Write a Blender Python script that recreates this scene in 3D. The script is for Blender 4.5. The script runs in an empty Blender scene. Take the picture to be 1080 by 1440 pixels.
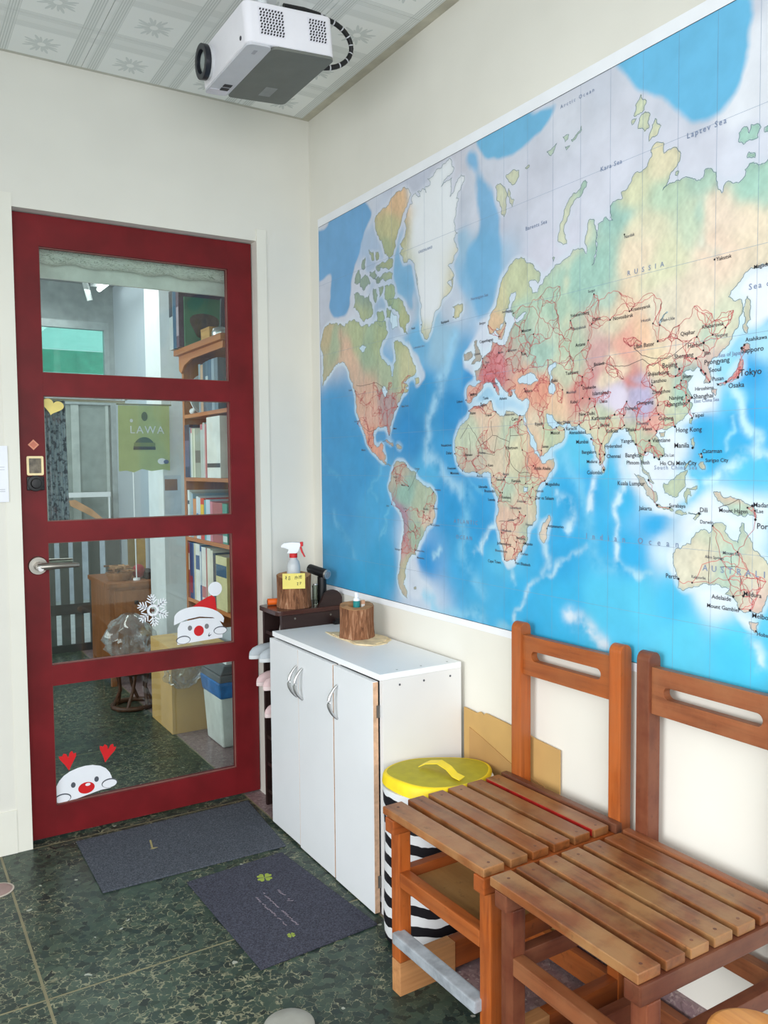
import bpy, bmesh, math, random
import numpy as np
from mathutils import Vector, Matrix

# ------------------------------------------------------------------ camera
scene = bpy.context.scene
COL = scene.collection
PI = math.pi


def L1(v):
    v = v / 255.0
    return v / 12.92 if v <= 0.04045 else ((v + 0.055) / 1.055) ** 2.4


def lin(c):
    return (L1(c[0]), L1(c[1]), L1(c[2]), 1.0)


def setup_camera():
    yaw, pitch, roll, f = 0.549422417, -0.0570379273, -0.00893781172, 1165.24056
    cy, sy, cp, sp = math.cos(yaw), math.sin(yaw), math.cos(pitch), math.sin(pitch)
    fw = Vector((sy * cp, cy * cp, sp))
    r = Vector((cy, -sy, 0))
    u = r.cross(fw)
    cr, sr = math.cos(roll), math.sin(roll)
    r2, u2 = r * cr + u * sr, -r * sr + u * cr
    cam = bpy.data.cameras.new('camera')
    cam.sensor_fit = 'VERTICAL'
    cam.sensor_height = 36.0
    cam.lens = f * 36.0 / 1440.0
    cam.clip_start = 0.02
    o = bpy.data.objects.new('camera', cam)
    COL.objects.link(o)
    m = Matrix((r2, u2, -fw)).transposed().to_4x4()
    m.translation = Vector((-1.42468836, -2.84212688, 1.23650462))
    o.matrix_world = m
    scene.camera = o


setup_camera()

# ------------------------------------------------------------------ light
world = bpy.data.worlds.new('overcast_sky')
scene.world = world
world.use_nodes = True
bg = world.node_tree.nodes['Background']
bg.inputs[0].default_value = (0.80, 0.91, 1.0, 1)
bg.inputs[1].default_value = 1.6


def area(name, loc, rot, sx, sy, power, col, spread=180):
    l = bpy.data.lights.new(name, 'AREA')
    l.shape = 'RECTANGLE'
    l.size, l.size_y, l.energy, l.color = sx, sy, power, col
    l.spread = math.radians(spread)
    o = bpy.data.objects.new(name, l)
    o.location, o.rotation_euler = loc, rot
    COL.objects.link(o)
    return o


# daylight entering through the shop front behind the camera and the side window
area('shopfront_daylight', (-1.62, -3.62, 1.45), (math.radians(62), 0, math.radians(-6)), 2.1, 1.4, 38, (1.0, 0.985, 0.975), 140)
area('side_window_daylight', (-3.5, -2.2, 1.35), (math.radians(64), 0, math.radians(-90)), 1.9, 1.3, 37, (0.97, 0.985, 1.0), 118)

area('hall_tube_light', (-.45, 1.9, 2.36), (0, math.radians(12), 0), .4, 1.4, 13, (1, 1, 1))
area('hall_fill_light', (-2.49, 1.3, 1.4), (math.radians(90), 0, math.radians(-90)), 1.8, 1.6, 42, (0.95, 0.98, 1.0))  # added fill to brighten the next room, no window known there

scene.view_settings.view_transform = 'Standard'
scene.view_settings.look = 'None'
scene.view_settings.gamma = 1.0
scene.view_settings.use_curve_mapping = False
scene.view_settings.exposure = 0.0


# ------------------------------------------------------------------ materials
class NT:
    """small wrapper round a material's node tree"""

    def __init__(self, name):
        self.m = bpy.data.materials.new(name)
        self.m.use_nodes = True
        self.t = self.m.node_tree
        self.b = self.t.nodes['Principled BSDF']
        self.out = self.t.nodes['Material Output']

    def n(self, typ, **kw):
        nd = self.t.nodes.new(typ)
        for k, v in kw.items():
            setattr(nd, k, v)
        return nd

    def link(self, a, b):
        self.t.links.new(a, b)

    def coord(self, kind='Object', scale=(1, 1, 1), rot=(0, 0, 0)):
        tc = self.n('ShaderNodeTexCoord')
        mp = self.n('ShaderNodeMapping')
        mp.inputs['Scale'].default_value = scale
        mp.inputs['Rotation'].default_value = rot
        self.link(tc.outputs[kind], mp.inputs[0])
        return mp.outputs[0]

    def noise(self, vec, scale=5, detail=4, rough=.55, dist=0):
        nz = self.n('ShaderNodeTexNoise')
        nz.inputs['Scale'].default_value = scale
        nz.inputs['Detail'].default_value = detail
        nz.inputs['Roughness'].default_value = rough
        nz.inputs['Distortion'].default_value = dist
        self.link(vec, nz.inputs['Vector'])
        return nz.outputs['Fac']

    def ramp(self, fac, stops, interp='LINEAR'):
        r = self.n('ShaderNodeValToRGB')
        cr = r.color_ramp
        cr.interpolation = interp
        while len(cr.elements) < len(stops):
            cr.elements.new(0.5)
        for e, (p, c) in zip(cr.elements, stops):
            e.position = p
            e.color = lin(c) if len(c) == 3 else c
        self.link(fac, r.inputs[0])
        return r.outputs[0]

    def mix(self, fac, a, b, blend='MIX'):
        mx = self.n('ShaderNodeMix', data_type='RGBA', blend_type=blend)
        for s, v in ((mx.inputs[0], fac), (mx.inputs[6], a), (mx.inputs[7], b)):
            if isinstance(v, (int, float)):
                s.default_value = v
            elif isinstance(v, tuple):
                s.default_value = lin(v) if len(v) == 3 else v
            else:
                self.link(v, s)
        return mx.outputs[2]

    def math(self, op, a, b=None, c=None):
        m = self.n('ShaderNodeMath', operation=op)
        for i, v in enumerate((a, b, c)):
            if v is None:
                continue
            if isinstance(v, (int, float)):
                m.inputs[i].default_value = v
            else:
                self.link(v, m.inputs[i])
        return m.outputs[0]

    def base(self, c):
        if isinstance(c, tuple):
            self.b.inputs['Base Color'].default_value = lin(c)
        else:
            self.link(c, self.b.inputs['Base Color'])

    def bump(self, h, strength=.3, dist=.002):
        bp = self.n('ShaderNodeBump')
        bp.inputs['Strength'].default_value = strength
        bp.inputs['Distance'].default_value = dist
        self.link(h, bp.inputs['Height'])
        self.link(bp.outputs[0], self.b.inputs['Normal'])

    def set(self, rough=.5, metal=0, spec=.5, **kw):
        self.b.inputs['Roughness'].default_value = rough
        self.b.inputs['Metallic'].default_value = metal
        self.b.inputs['Specular IOR Level'].default_value = spec
        for k, v in kw.items():
            self.b.inputs[k].default_value = v
        return self.m


_plain = {}


def plain(rgb, rough=.55, metal=0, var=.06, scale=14, spec=.4, bump=0):
    """one colour with a faint procedural mottling"""
    key = (rgb, rough, metal, var, scale, spec, bump)
    if key in _plain:
        return _plain[key]
    t = NT('surface_%d_%d_%d' % rgb)
    nz = t.noise(t.coord(), scale, 3)
    dark = tuple(max(0, int(v * (1 - var))) for v in rgb)
    lite = tuple(min(255, int(v * (1 + var))) for v in rgb)
    t.base(t.ramp(nz, [(.3, dark), (.7, lite)]))
    if bump:
        t.bump(nz, bump)
    _plain[key] = t.set(rough, metal, spec)
    return _plain[key]


def wood(name, light, dark, worn=None, axis=1, rough=.42, worn_amt=.5, grain=1.0):
    t = NT(name)
    sc = [34 * grain] * 3
    sc[axis] = 2.6 * grain
    oi = t.n('ShaderNodeObjectInfo')
    vm = t.n('ShaderNodeVectorMath', operation='ADD')
    t.link(t.coord(), vm.inputs[0])
    cmb = t.n('ShaderNodeCombineXYZ')
    rnd = t.math('MULTIPLY', oi.outputs['Random'], 7.0)
    for i in range(3):
        t.link(rnd, cmb.inputs[i])
    t.link(cmb.outputs[0], vm.inputs[1])
    mp = t.n('ShaderNodeMapping')
    mp.inputs['Scale'].default_value = sc
    t.link(vm.outputs[0], mp.inputs[0])
    g = t.noise(mp.outputs[0], 1.6, 5, .6, .6)
    c = t.ramp(g, [(.25, dark), (.52, light), (.8, tuple(min(255, int(v * 1.12)) for v in light))])
    if worn:
        w = t.noise(vm.outputs[0], 9, 5, .62)
        wm = t.ramp(w, [(.42, (0, 0, 0)), (.62, (255, 255, 255))])
        wf = t.math('MULTIPLY', wm, worn_amt)
        c = t.mix(wf, c, worn)
        s = t.noise(vm.outputs[0], 31, 4, .7)
        sm = t.ramp(s, [(.63, (0, 0, 0)), (.74, (255, 255, 255))])
        c = t.mix(t.math('MULTIPLY', sm, .45), c, tuple(int(v * .45) for v in dark))
    hue = t.n('ShaderNodeHueSaturation')
    t.link(t.math('ADD', t.math('MULTIPLY', oi.outputs['Random'], .30), .85), hue.inputs['Value'])
    t.link(c, hue.inputs['Color'])
    t.base(hue.outputs[0])
    t.bump(g, .12, .001)
    return t.set(rough, 0, .45)


def wall_mat(name, rgb, stain=.05):
    t = NT(name)
    v = t.coord('Object')
    a = t.noise(v, 1.1, 4, .6)
    b = t.noise(v, 60, 3, .6)
    c = t.ramp(a, [(.3, tuple(int(x * (1 - stain)) for x in rgb)), (.65, rgb)])
    t.base(c)
    t.bump(b, .06, .002)
    return t.set(.75, 0, .25)


def terrazzo(name, chips, matrix, scale=52, amount=.16):
    t = NT(name)
    v = t.coord('Object')
    d = t.n('ShaderNodeVectorMath', operation='ADD')
    nzc = t.n('ShaderNodeTexNoise')
    nzc.inputs['Scale'].default_value = 38
    nzc.inputs['Detail'].default_value = 3
    t.link(v, nzc.inputs['Vector'])
    sc = t.n('ShaderNodeVectorMath', operation='SCALE')
    sc.inputs['Scale'].default_value = .034
    t.link(nzc.outputs['Color'], sc.inputs[0])
    t.link(v, d.inputs[0])
    t.link(sc.outputs[0], d.inputs[1])
    vo = t.n('ShaderNodeTexVoronoi', feature='F1')
    vo.inputs['Scale'].default_value = scale
    t.link(d.outputs[0], vo.inputs['Vector'])
    ve = t.n('ShaderNodeTexVoronoi', feature='DISTANCE_TO_EDGE')
    ve.inputs['Scale'].default_value = scale
    t.link(d.outputs[0], ve.inputs['Vector'])
    sep = t.n('ShaderNodeSeparateColor')
    t.link(vo.outputs['Color'], sep.inputs[0])
    cc = t.ramp(sep.outputs[0], [(i / max(1, len(chips) - 1), c) for i, c in enumerate(chips)], 'LINEAR')
    cc = t.mix(t.math('MULTIPLY', t.noise(v, 90, 3, .7), .35), cc, chips[0])
    big = t.noise(v, 1.5, 3, .6)
    mid = t.noise(v, 34, 4, .7)
    thick = t.math('MULTIPLY', t.ramp(mid, [(.44, (0, 0, 0)), (.66, (255, 255, 255))]), t.ramp(big, [(.38, (70, 70, 70)), (.6, (255, 255, 255))]))
    thick = t.math('MULTIPLY', thick, amount)
    edge = t.math('LESS_THAN', ve.outputs[0], thick)
    mm = t.noise(v, 60, 4, .6)
    mc = t.ramp(mm, [(.3, tuple(int(x * .62) for x in matrix)), (.7, matrix)])
    vs = t.n('ShaderNodeTexVoronoi', feature='F1')
    vs.inputs['Scale'].default_value = scale * .22
    t.link(d.outputs[0], vs.inputs['Vector'])
    sv = t.math('LESS_THAN', vs.outputs['Distance'], .075)
    c = t.mix(edge, cc, mc)
    c = t.mix(t.math('MULTIPLY', sv, .6), c, (196, 198, 184))
    t.base(c)
    return t.set(.32, 0, .25)


M_WALL = wall_mat('cream_wall_paint', (228, 226, 216))
M_WALL_R = wall_mat('cream_wall_paint_map_side', (234, 231, 221))
M_JAMB = wall_mat('cream_trim_paint', (233, 231, 219), .04)
M_GREEN = terrazzo('green_terrazzo', [(30, 40, 38), (48, 62, 54), (62, 80, 68), (36, 52, 50), (74, 90, 76), (44, 58, 48)], (150, 150, 122))
M_MAUVE = terrazzo('mauve_terrazzo', [(112, 92, 94), (150, 128, 128), (128, 104, 108), (168, 150, 146)], (120, 100, 100), 110, .06)
M_BRASS = plain((132, 126, 98), .45, .2)
M_RED = plain((112, 27, 31), .45, 0, .10, 7, .22)
M_WHITE = plain((226, 230, 232), .4, 0, .02)
M_WHITE2 = plain((240, 240, 238), .45, 0, .015)
M_BLACK = plain((22, 22, 24), .45)
M_STEEL = plain((158, 154, 146), .34, .85, .03)
M_SILVER = plain((200, 200, 200), .3, .85, .03)


# ------------------------------------------------------------------ mesh helpers
class MB:
    def __init__(self):
        self.bm = bmesh.new()

    def poly(self, pts):
        return self.bm.faces.new([self.bm.verts.new(p) for p in pts])

    def box(self, x0, x1, y0, y1, z0, z1, mat=None):
        p = [(x0, y0, z0), (x1, y0, z0), (x1, y1, z0), (x0, y1, z0), (x0, y0, z1), (x1, y0, z1), (x1, y1, z1), (x0, y1, z1)]
        v = [self.bm.verts.new(mat @ Vector(q) if mat else q) for q in p]
        for f in ((0, 3, 2, 1), (4, 5, 6, 7), (0, 1, 5, 4), (1, 2, 6, 5), (2, 3, 7, 6), (3, 0, 4, 7)):
            self.bm.faces.new([v[i] for i in f])
        return self

    def prism(self, pts, axis, a, b):
        """polygon in the two other axes (order x,y,z without axis) pushed from a to b"""
        def put(p, h):
            q = list(p)
            q.insert(axis, h)
            return q
        lo = [self.bm.verts.new(put(p, a)) for p in pts]
        hi = [self.bm.verts.new(put(p, b)) for p in pts]
        n = len(pts)
        self.bm.faces.new(lo)
        self.bm.faces.new(hi[::-1])
        for i in range(n):
            self.bm.faces.new([lo[i], hi[i], hi[(i + 1) % n], lo[(i + 1) % n]][::-1])
        return self

    def frame_prism(self, outer, inner, axis, a, b):
        """ring between two outlines with the same number of points"""
        def put(p, h):
            q = list(p)
            q.insert(axis, h)
            return q
        V = [[self.bm.verts.new(put(p, h)) for p in pts] for pts in (outer, inner) for h in (a, b)]
        n = len(outer)
        for i in range(n):
            j = (i + 1) % n
            for A, B in ((V[0], V[1]), (V[1], V[3]), (V[3], V[2]), (V[2], V[0])):
                self.bm.faces.new([A[i], A[j], B[j], B[i]])
        return self

    def cyl(self, p0, p1, r0, r1=None, n=20, caps=True):
        r1 = r0 if r1 is None else r1
        p0, p1 = Vector(p0), Vector(p1)
        d = (p1 - p0).normalized()
        a = d.orthogonal().normalized()
        b = d.cross(a)
        A = [self.bm.verts.new(p0 + (a * math.cos(t) + b * math.sin(t)) * r0) for t in [2 * PI * i / n for i in range(n)]]
        B = [self.bm.verts.new(p1 + (a * math.cos(t) + b * math.sin(t)) * r1) for t in [2 * PI * i / n for i in range(n)]]
        for i in range(n):
            self.bm.faces.new([A[i], A[(i + 1) % n], B[(i + 1) % n], B[i]])
        if caps:
            self.bm.faces.new(A[::-1])
            self.bm.faces.new(B)
        return self

    def lathe(self, prof, c=(0, 0, 0), n=28, sx=1, sy=1, close=True, wob=None):
        rings = []
        for r, z in prof:
            ring = []
            for i in range(n):
                t = 2 * PI * i / n
                k = wob(t, z) if wob else 1
                ring.append(self.bm.verts.new((c[0] + math.cos(t) * r * sx * k, c[1] + math.sin(t) * r * sy * k, c[2] + z)))
            rings.append(ring)
        for A, B in zip(rings, rings[1:]):
            for i in range(n):
                self.bm.faces.new([A[i], A[(i + 1) % n], B[(i + 1) % n], B[i]])
        if close:
            self.bm.faces.new(rings[0][::-1])
            self.bm.faces.new(rings[-1])
        return self

    def tube(self, path, r, n=10, flat=None):
        path = [Vector(p) for p in path]
        rings = []
        up = Vector((0, 0, 1))
        for i, p in enumerate(path):
            d = (path[min(i + 1, len(path) - 1)] - path[max(i - 1, 0)]).normalized()
            s = d.cross(up)
            if s.length < .05:
                s = d.cross(Vector((1, 0, 0)))
            s.normalize()
            u = s.cross(d)
            rr = r[i] if isinstance(r, (list, tuple)) else r
            fl = flat or 1
            rings.append([self.bm.verts.new(p + s * math.cos(2 * PI * k / n) * rr + u * math.sin(2 * PI * k / n) * rr * fl) for k in range(n)])
        for A, B in zip(rings, rings[1:]):
            for i in range(n):
                self.bm.faces.new([A[i], A[(i + 1) % n], B[(i + 1) % n], B[i]])
        self.bm.faces.new(rings[0][::-1])
        self.bm.faces.new(rings[-1])
        return self

    def sphere(self, c, r, sx=1, sy=1, sz=1, n=16):
        prof = [(math.sin(PI * i / n) * r, -math.cos(PI * i / n) * r * sz) for i in range(1, n)]
        self.lathe(prof, c, n + 4, sx, sy)
        return self


def finish(mb, bevel=0, seg=2, smooth=None):
    bm = mb.bm
    bmesh.ops.recalc_face_normals(bm, faces=bm.faces)
    if bevel:
        es = [e for e in bm.edges if len(e.link_faces) == 2 and e.calc_face_angle(0) > .6]
        bmesh.ops.bevel(bm, geom=es, offset=bevel, segments=seg, profile=.7, affect='EDGES', clamp_overlap=True)
    me = bpy.data.meshes.new('shape')
    bm.to_mesh(me)
    bm.free()
    if smooth is not None:
        me.polygons.foreach_set('use_smooth', [True] * len(me.polygons))
        me.set_sharp_from_angle(angle=math.radians(smooth))
    return me


def obj(name, mb, mat, parent=None, bevel=0, seg=2, smooth=None, label=None, kind=None):
    me = mb if isinstance(mb, bpy.types.Mesh) else finish(mb, bevel, seg, smooth)
    me.name = name
    if mat is not None and not me.materials:
        me.materials.append(mat)
    o = bpy.data.objects.new(name, me)
    COL.objects.link(o)
    if parent:
        o.parent = parent
    if label:
        o['label'] = label
    if kind:
        o['kind'] = kind
    return o


def tag(o, label, cat, group=None):
    o['label'], o['category'] = label, cat
    if group:
        o['group'] = group
    return o


def thing(name, label, cat, loc=(0, 0, 0), rz=0, group=None):
    o = bpy.data.objects.new(name, None)
    o.empty_display_size = .05
    o.location = loc
    o.rotation_euler = (0, 0, rz)
    COL.objects.link(o)
    return tag(o, label, cat, group)


def struct(name, mb, mat, parent=None, label=None, **kw):
    o = obj(name, mb, mat, parent, **kw)
    o['kind'] = 'structure'
    if label:
        o['label'] = label
    return o


def B(x0, x1, y0, y1, z0, z1, mat=None):
    return MB().box(x0, x1, y0, y1, z0, z1, mat)


def text_mesh(body, size, extrude=0.0, align='LEFT', spacing=1.0, bold=0.0):
    cu = bpy.data.curves.new('lettering', 'FONT')
    cu.body, cu.size, cu.extrude, cu.align_x, cu.space_character = body, size, extrude, align, spacing
    cu.resolution_u = 2
    cu.offset = size * bold
    o = bpy.data.objects.new('lettering', cu)
    COL.objects.link(o)
    dg = bpy.context.evaluated_depsgraph_get()
    me = bpy.data.meshes.new_from_object(o.evaluated_get(dg))
    bpy.data.objects.remove(o)
    bpy.data.curves.remove(cu)
    return me


def rrect(x0, x1, y0, y1, r, n=5):
    pts = []
    for cx, cy, a in ((x1 - r, y1 - r, 0), (x0 + r, y1 - r, 90), (x0 + r, y0 + r, 180), (x1 - r, y0 + r, 270)):
        for i in range(n + 1):
            t = math.radians(a + 90 * i / n)
            pts.append((cx + r * math.cos(t), cy + r * math.sin(t)))
    return pts

# ------------------------------------------------------------------ room shell
H = 2.52
# floor: terrazzo slabs with strips between them
fl = struct('floor', B(-3.62, .1, -3.7, 3.1, -.06, -.0007), M_BRASS, label='dark green terrazzo floor with pale divider strips and a mauve border')
xs = [-3.62, -2.83, -1.98, -1.13, -.285]
ys = [-3.7, -3.36, -2.52, -1.68, -.84, 0.0, .84, 1.68, 2.52, 3.1]
J = .0035
for i in range(len(xs) - 1):
    for k in range(len(ys) - 1):
        obj('terrazzo_slab', B(xs[i] + J, xs[i + 1] - J, ys[k] + J, ys[k + 1] - J, -.0006, 0), M_GREEN, fl)
for k in range(len(ys) - 1):
    obj('border_slab', B(-.285 + J, 0.0, ys[k] + J * .3, ys[k + 1] - J * .3, -.0006, 0), M_MAUVE, fl)

# back wall with the door opening (x -1.034 .. -0.218)
XL, XR, ZT = -1.034, -.218, 2.05
w = MB()
w.box(-3.62, XL, 0, .1, 0, H + .1)
w.box(XR, .1, 0, .1, 0, H + .1)
w.box(XL, XR, 0, .1, ZT, H + .1)
struct('wall_back', w, M_WALL, label='cream wall around the red door')
struct('wall_right', B(0, .1, -3.7, 0, 0, H + .1), M_WALL_R, label='cream wall carrying the world map')
w = MB()
w.box(-3.72, -3.62, -3.7, -3.5, 0, H + .1).box(-3.72, -3.62, -1.3, .1, 0, H + .1)
w.box(-3.72, -3.62, -3.5, -1.3, 0, .5).box(-3.72, -3.62, -3.5, -1.3, 2.1, H + .1)
struct('wall_left', w, M_WALL)
w = MB()
w.box(-3.72, -3.3, -3.8, -3.7, 0, H + .1).box(-.5, .1, -3.8, -3.7, 0, H + .1)
w.box(-3.3, -.5, -3.8, -3.7, 2.25, H + .1)
struct('wall_front', w, M_WALL)


# ceiling panels with a printed lattice and leaf motif
def ceiling_mat():
    t = NT('patterned_ceiling_board')
    tc = t.coord('Object')
    sp = t.n('ShaderNodeSeparateXYZ')
    t.link(tc, sp.inputs[0])
    P = .265

    def cell(s, off):
        u = t.math('FRACT', t.math('ADD', t.math('DIVIDE', s, P), off))
        return u
    u, v = cell(sp.outputs[0], 20.26), cell(sp.outputs[1], 20.08)

    def band(u):
        inb = t.math('LESS_THAN', u, .36)
        a = t.math('LESS_THAN', u, .13)
        b = t.math('MULTIPLY', t.math('GREATER_THAN', u, .23), inb)
        st = t.math('ADD', t.math('MULTIPLY', t.math('SINE', t.math('MULTIPLY', u, 230)), .5), .5)
        return t.math('MULTIPLY', t.math('ADD', a, b), st), inb
    su, iu = band(u)
    sv, iv = band(v)
    # leaf motif in the middle of each square
    cu = t.math('SUBTRACT', u, .68)
    cv = t.math('SUBTRACT', v, .68)
    rr = t.math('SQRT', t.math('ADD', t.math('MULTIPLY', cu, cu), t.math('MULTIPLY', cv, cv)))
    an = t.math('ARCTAN2', cu, cv)
    pet = t.math('ABSOLUTE', t.math('SINE', t.math('MULTIPLY', an, 4.0)))
    pet2 = t.math('ABSOLUTE', t.math('SINE', t.math('MULTIPLY', an, 10.0)))
    lim = t.math('ADD', t.math('MULTIPLY', pet, .11), t.math('MULTIPLY', pet2, .09))
    leaf = t.math('MULTIPLY', t.math('LESS_THAN', rr, t.math('ADD', lim, .02)), t.math('GREATER_THAN', rr, .045))
    c = t.mix(t.math('MULTIPLY', t.math('MAXIMUM', iu, iv), .5), (244, 246, 243), (226, 229, 226))
    c = t.mix(t.math('MULTIPLY', t.math('MAXIMUM', su, t.math('MULTIPLY', sv, .5)), .75), c, (184, 190, 186))
    c = t.mix(t.math('MULTIPLY', leaf, .6), c, (190, 198, 196))
    nz = t.noise(tc, 5, 4)
    c = t.mix(t.math('MULTIPLY', nz, .25), c, (214, 218, 216))
    t.base(c)
    t.bump(t.math('MAXIMUM', leaf, t.math('MAXIMUM', su, sv)), .15, .001)
    return t.set(.55, 0, .3)


M_CEIL = ceiling_mat()
ce = struct('ceiling', B(-3.72, .1, -3.8, 0.0, H + .004, H + .1), plain((150, 148, 138), .8), label='white ceiling of patterned square boards')
bx = [-.034, -.286, -.816, -1.346, -1.876, -2.406, -2.936, -3.466, -3.62]
by = [-.018, -.27, -.80, -1.33, -1.86, -2.39, -2.92, -3.45, -3.7]
for i in range(8):
    for k in range(8):
        obj('ceiling_board', B(bx[i + 1] + .0008, bx[i] - .0008, by[k + 1] + .0008, by[k] - .0008, H - .006, H + .006), M_CEIL, ce)
struct('trim_1', B(-.034, 0, -3.7, 0, H - .004, H + .004), plain((188, 184, 168), .7), label='beige ceiling edge strip above the map wall')
struct('trim_2', B(-3.62, -.034, -.018, 0, H - .004, H + .004), plain((196, 194, 182), .7), label='beige ceiling edge strip above the door wall')

# casing round the opening
struct('trim_3', B(XR, -.180, -.005, .0, 0, 2.092), M_JAMB, bevel=.0006, label='flat cream casing strip right of the red door')
struct('trim_5', B(XL - .045, XL, -.003, .0, 0, 2.09), M_JAMB, label='flat cream casing strip left of the red door')
struct('baseboard_back', B(-3.62, XL - .045, -.005, 0, 0, .14), M_JAMB, label='cream skirting left of the red door')
struct('baseboard_right', B(-.012, 0, -3.7, -1.36, 0, .105), M_MAUVE, label='mauve terrazzo skirting under the map wall')

# ------------------------------------------------------------------ red glazed door


def glass_mat(name, tint=(236, 243, 240), refl=.06):
    t = NT(name)
    t.t.nodes.remove(t.b)
    tr = t.n('ShaderNodeBsdfTransparent')
    tr.inputs[0].default_value = lin(tint)
    gl = t.n('ShaderNodeBsdfGlossy')
    gl.inputs['Roughness'].default_value = .02
    gl.inputs['Color'].default_value = (1, 1, 1, 1)
    fr = t.n('ShaderNodeFresnel')
    fr.inputs[0].default_value = 1.45
    nz = t.noise(t.coord(), 3, 2)
    k = t.math('MULTIPLY', fr.outputs[0], t.math('ADD', t.math('MULTIPLY', nz, .3), refl * 12))
    mx = t.n('ShaderNodeMixShader')
    t.link(k, mx.inputs[0])
    t.link(tr.outputs[0], mx.inputs[1])
    t.link(gl.outputs[0], mx.inputs[2])
    t.link(mx.outputs[0], t.out.inputs[0])
    return t.m


M_GLASS = glass_mat('door_glass')
door = bpy.data.objects.new('door_1', None)
door['kind'] = 'structure'
door['label'] = 'dark red wooden door with four panes and a steel lever handle'
COL.objects.link(door)
D0, D1 = .042, .078
PX0, PX1 = -.951, -.3125
PZ = [(1.948, 1.5445), (1.4705, 1.0595), (.990, .583), (.5145, .109)]
obj('stile', B(XL + .004, PX0, D0, D1, .008, 2.047), M_RED, door, bevel=.0004)
obj('stile', B(PX1, XR - .004, D0, D1, .008, 2.047), M_RED, door, bevel=.0004)
rails = [(1.948, 2.047), (1.4705, 1.5445), (.990, 1.0595), (.5145, .583), (.008, .109)]
for z0, z1 in rails:
    obj('rail', B(PX0, PX1, D0 + .0001, D1, z0, z1), M_RED, door)
for z1, z0 in PZ:
    obj('glass_pane', B(PX0, PX1, .058, .062, z0, z1), M_GLASS, door)
bead = plain((128, 84, 76), .5)
for z1, z0 in PZ:
    m = MB()
    m.frame_prism([(PX0, z0), (PX1, z0), (PX1, z1), (PX0, z1)], [(PX0 + .003, z0 + .003), (PX1 - .003, z0 + .003), (PX1 - .003, z1 - .003), (PX0 + .003, z1 - .003)], 1, .052, .058)
    obj('glazing_bead', m, bead, door)
h = MB()
hx, hz = -.985, .918
h.cyl((hx, D0, hz), (hx, D0 - .012, hz), .031, .028, 28)
h.cyl((hx, D0 - .012, hz), (hx, D0 - .05, hz), .014, .013, 20)
h.tube([(hx - .006, D0 - .05, hz), (hx + .02, D0 - .056, hz + .001), (hx + .06, D0 - .056, hz + .001), (hx + .10, D0 - .052, hz), (hx + .118, D0 - .048, hz - .001)], [.0135, .0135, .0115, .0095, .008], 14, .85)
hd = obj('handle', h, M_STEEL, door, smooth=40, label='brushed steel lever handle on the room side')
h = MB()
h.cyl((hx, D0 - .05, hz - .004), (hx, D0 - .0645, hz - .004), .009, .009, 16)
obj('key_barrel', h, M_SILVER, hd, smooth=40)
h = MB()
h.cyl((hx, D1, hz), (hx, D1 + .05, hz), .013, .013, 18)
h.tube([(hx, D1 + .05, hz), (hx + .05, D1 + .052, hz), (hx + .125, D1 + .05, hz)], [.012, .011, .009], 12)
obj('handle', h, M_STEEL, door, smooth=40, label='steel lever handle on the far side seen through glass')

# things stuck on the door
t = thing('framed_plate', 'small gold framed square plate above a black lock knob on the red door', 'plate', (-.984, D0, 1.243))
m = MB()
m.frame_prism(rrect(-.0255, .0255, -.031, .031, .005), rrect(-.0185, .0185, -.024, .024, .002), 1, -.009, 0)
obj('frame', m, plain((214, 196, 150), .35, .3), t)
obj('picture', B(-.019, .019, -.004, 0, -.0245, .0245), plain((92, 84, 70), .25, 0, .5, 40), t)
k = thing('lock_knob', 'round black lock knob under the gold framed plate on the red door', 'lock', (-.984, D0, 1.186))
m = MB()
m.cyl((0, 0, 0), (0, -.014, 0), .026, .025, 26).cyl((0, -.014, 0), (0, -.026, 0), .017, .015, 20)
obj('knob', m, M_BLACK, k, bevel=.002, smooth=40)
obj('collar', B(-.0265, .0265, -.010, 0, -.0225, .0225), M_BLACK, k, bevel=.004)


def flat(pts, d=.0012):
    m = MB()
    m.prism(pts, 1, -d, 0)
    return m


def ell(cx, cz, rx, rz, n=28, a0=0, a1=360):
    full = abs(a1 - a0) >= 360
    k = n if full else n + 1
    return [(cx + rx * math.cos(math.radians(a0 + (a1 - a0) * i / n)), cz + rz * math.sin(math.radians(a0 + (a1 - a0) * i / n))) for i in range(k)]


def stuck(name, label, x, z, y=.0575):
    return thing(name, label, 'sticker', (x, y, z))


S_WHITE = plain((236, 239, 244), .5, 0, .01)
S_RED = plain((206, 30, 34), .45, 0, .03)
S_GREY = plain((84, 88, 96), .5)
t = stuck('diamond_sticker', 'small salmon diamond shaped sticker above the gold plate on the door', -.986, 1.311, D0)
obj('border', flat([(0, .017), (.017, 0), (0, -.017), (-.017, 0)], .001), plain((226, 150, 120), .5), t)
obj('middle', flat([(0, .011), (.011, 0), (0, -.011), (-.011, 0)], .0016), plain((206, 120, 96), .5), t)
hp = []
for i in range(40):
    a = 2 * PI * i / 40
    hp.append((.0021 * 16 * math.sin(a) ** 3, .0018 * (13 * math.cos(a) - 5 * math.cos(2 * a) - 2 * math.cos(3 * a) - math.cos(4 * a))))
m = MB()
rot = math.radians(-14)
m.prism([(x * math.cos(rot) - z * math.sin(rot), x * math.sin(rot) + z * math.cos(rot)) for x, z in hp], 1, -.0015, 0)
tag(obj('heart_sticker', m, plain((226, 206, 120), .45)), 'pale yellow heart sticker in top corner of the second pane', 'sticker')
bpy.data.objects['heart_sticker'].location = (-.921, .0575, 1.437)

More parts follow.
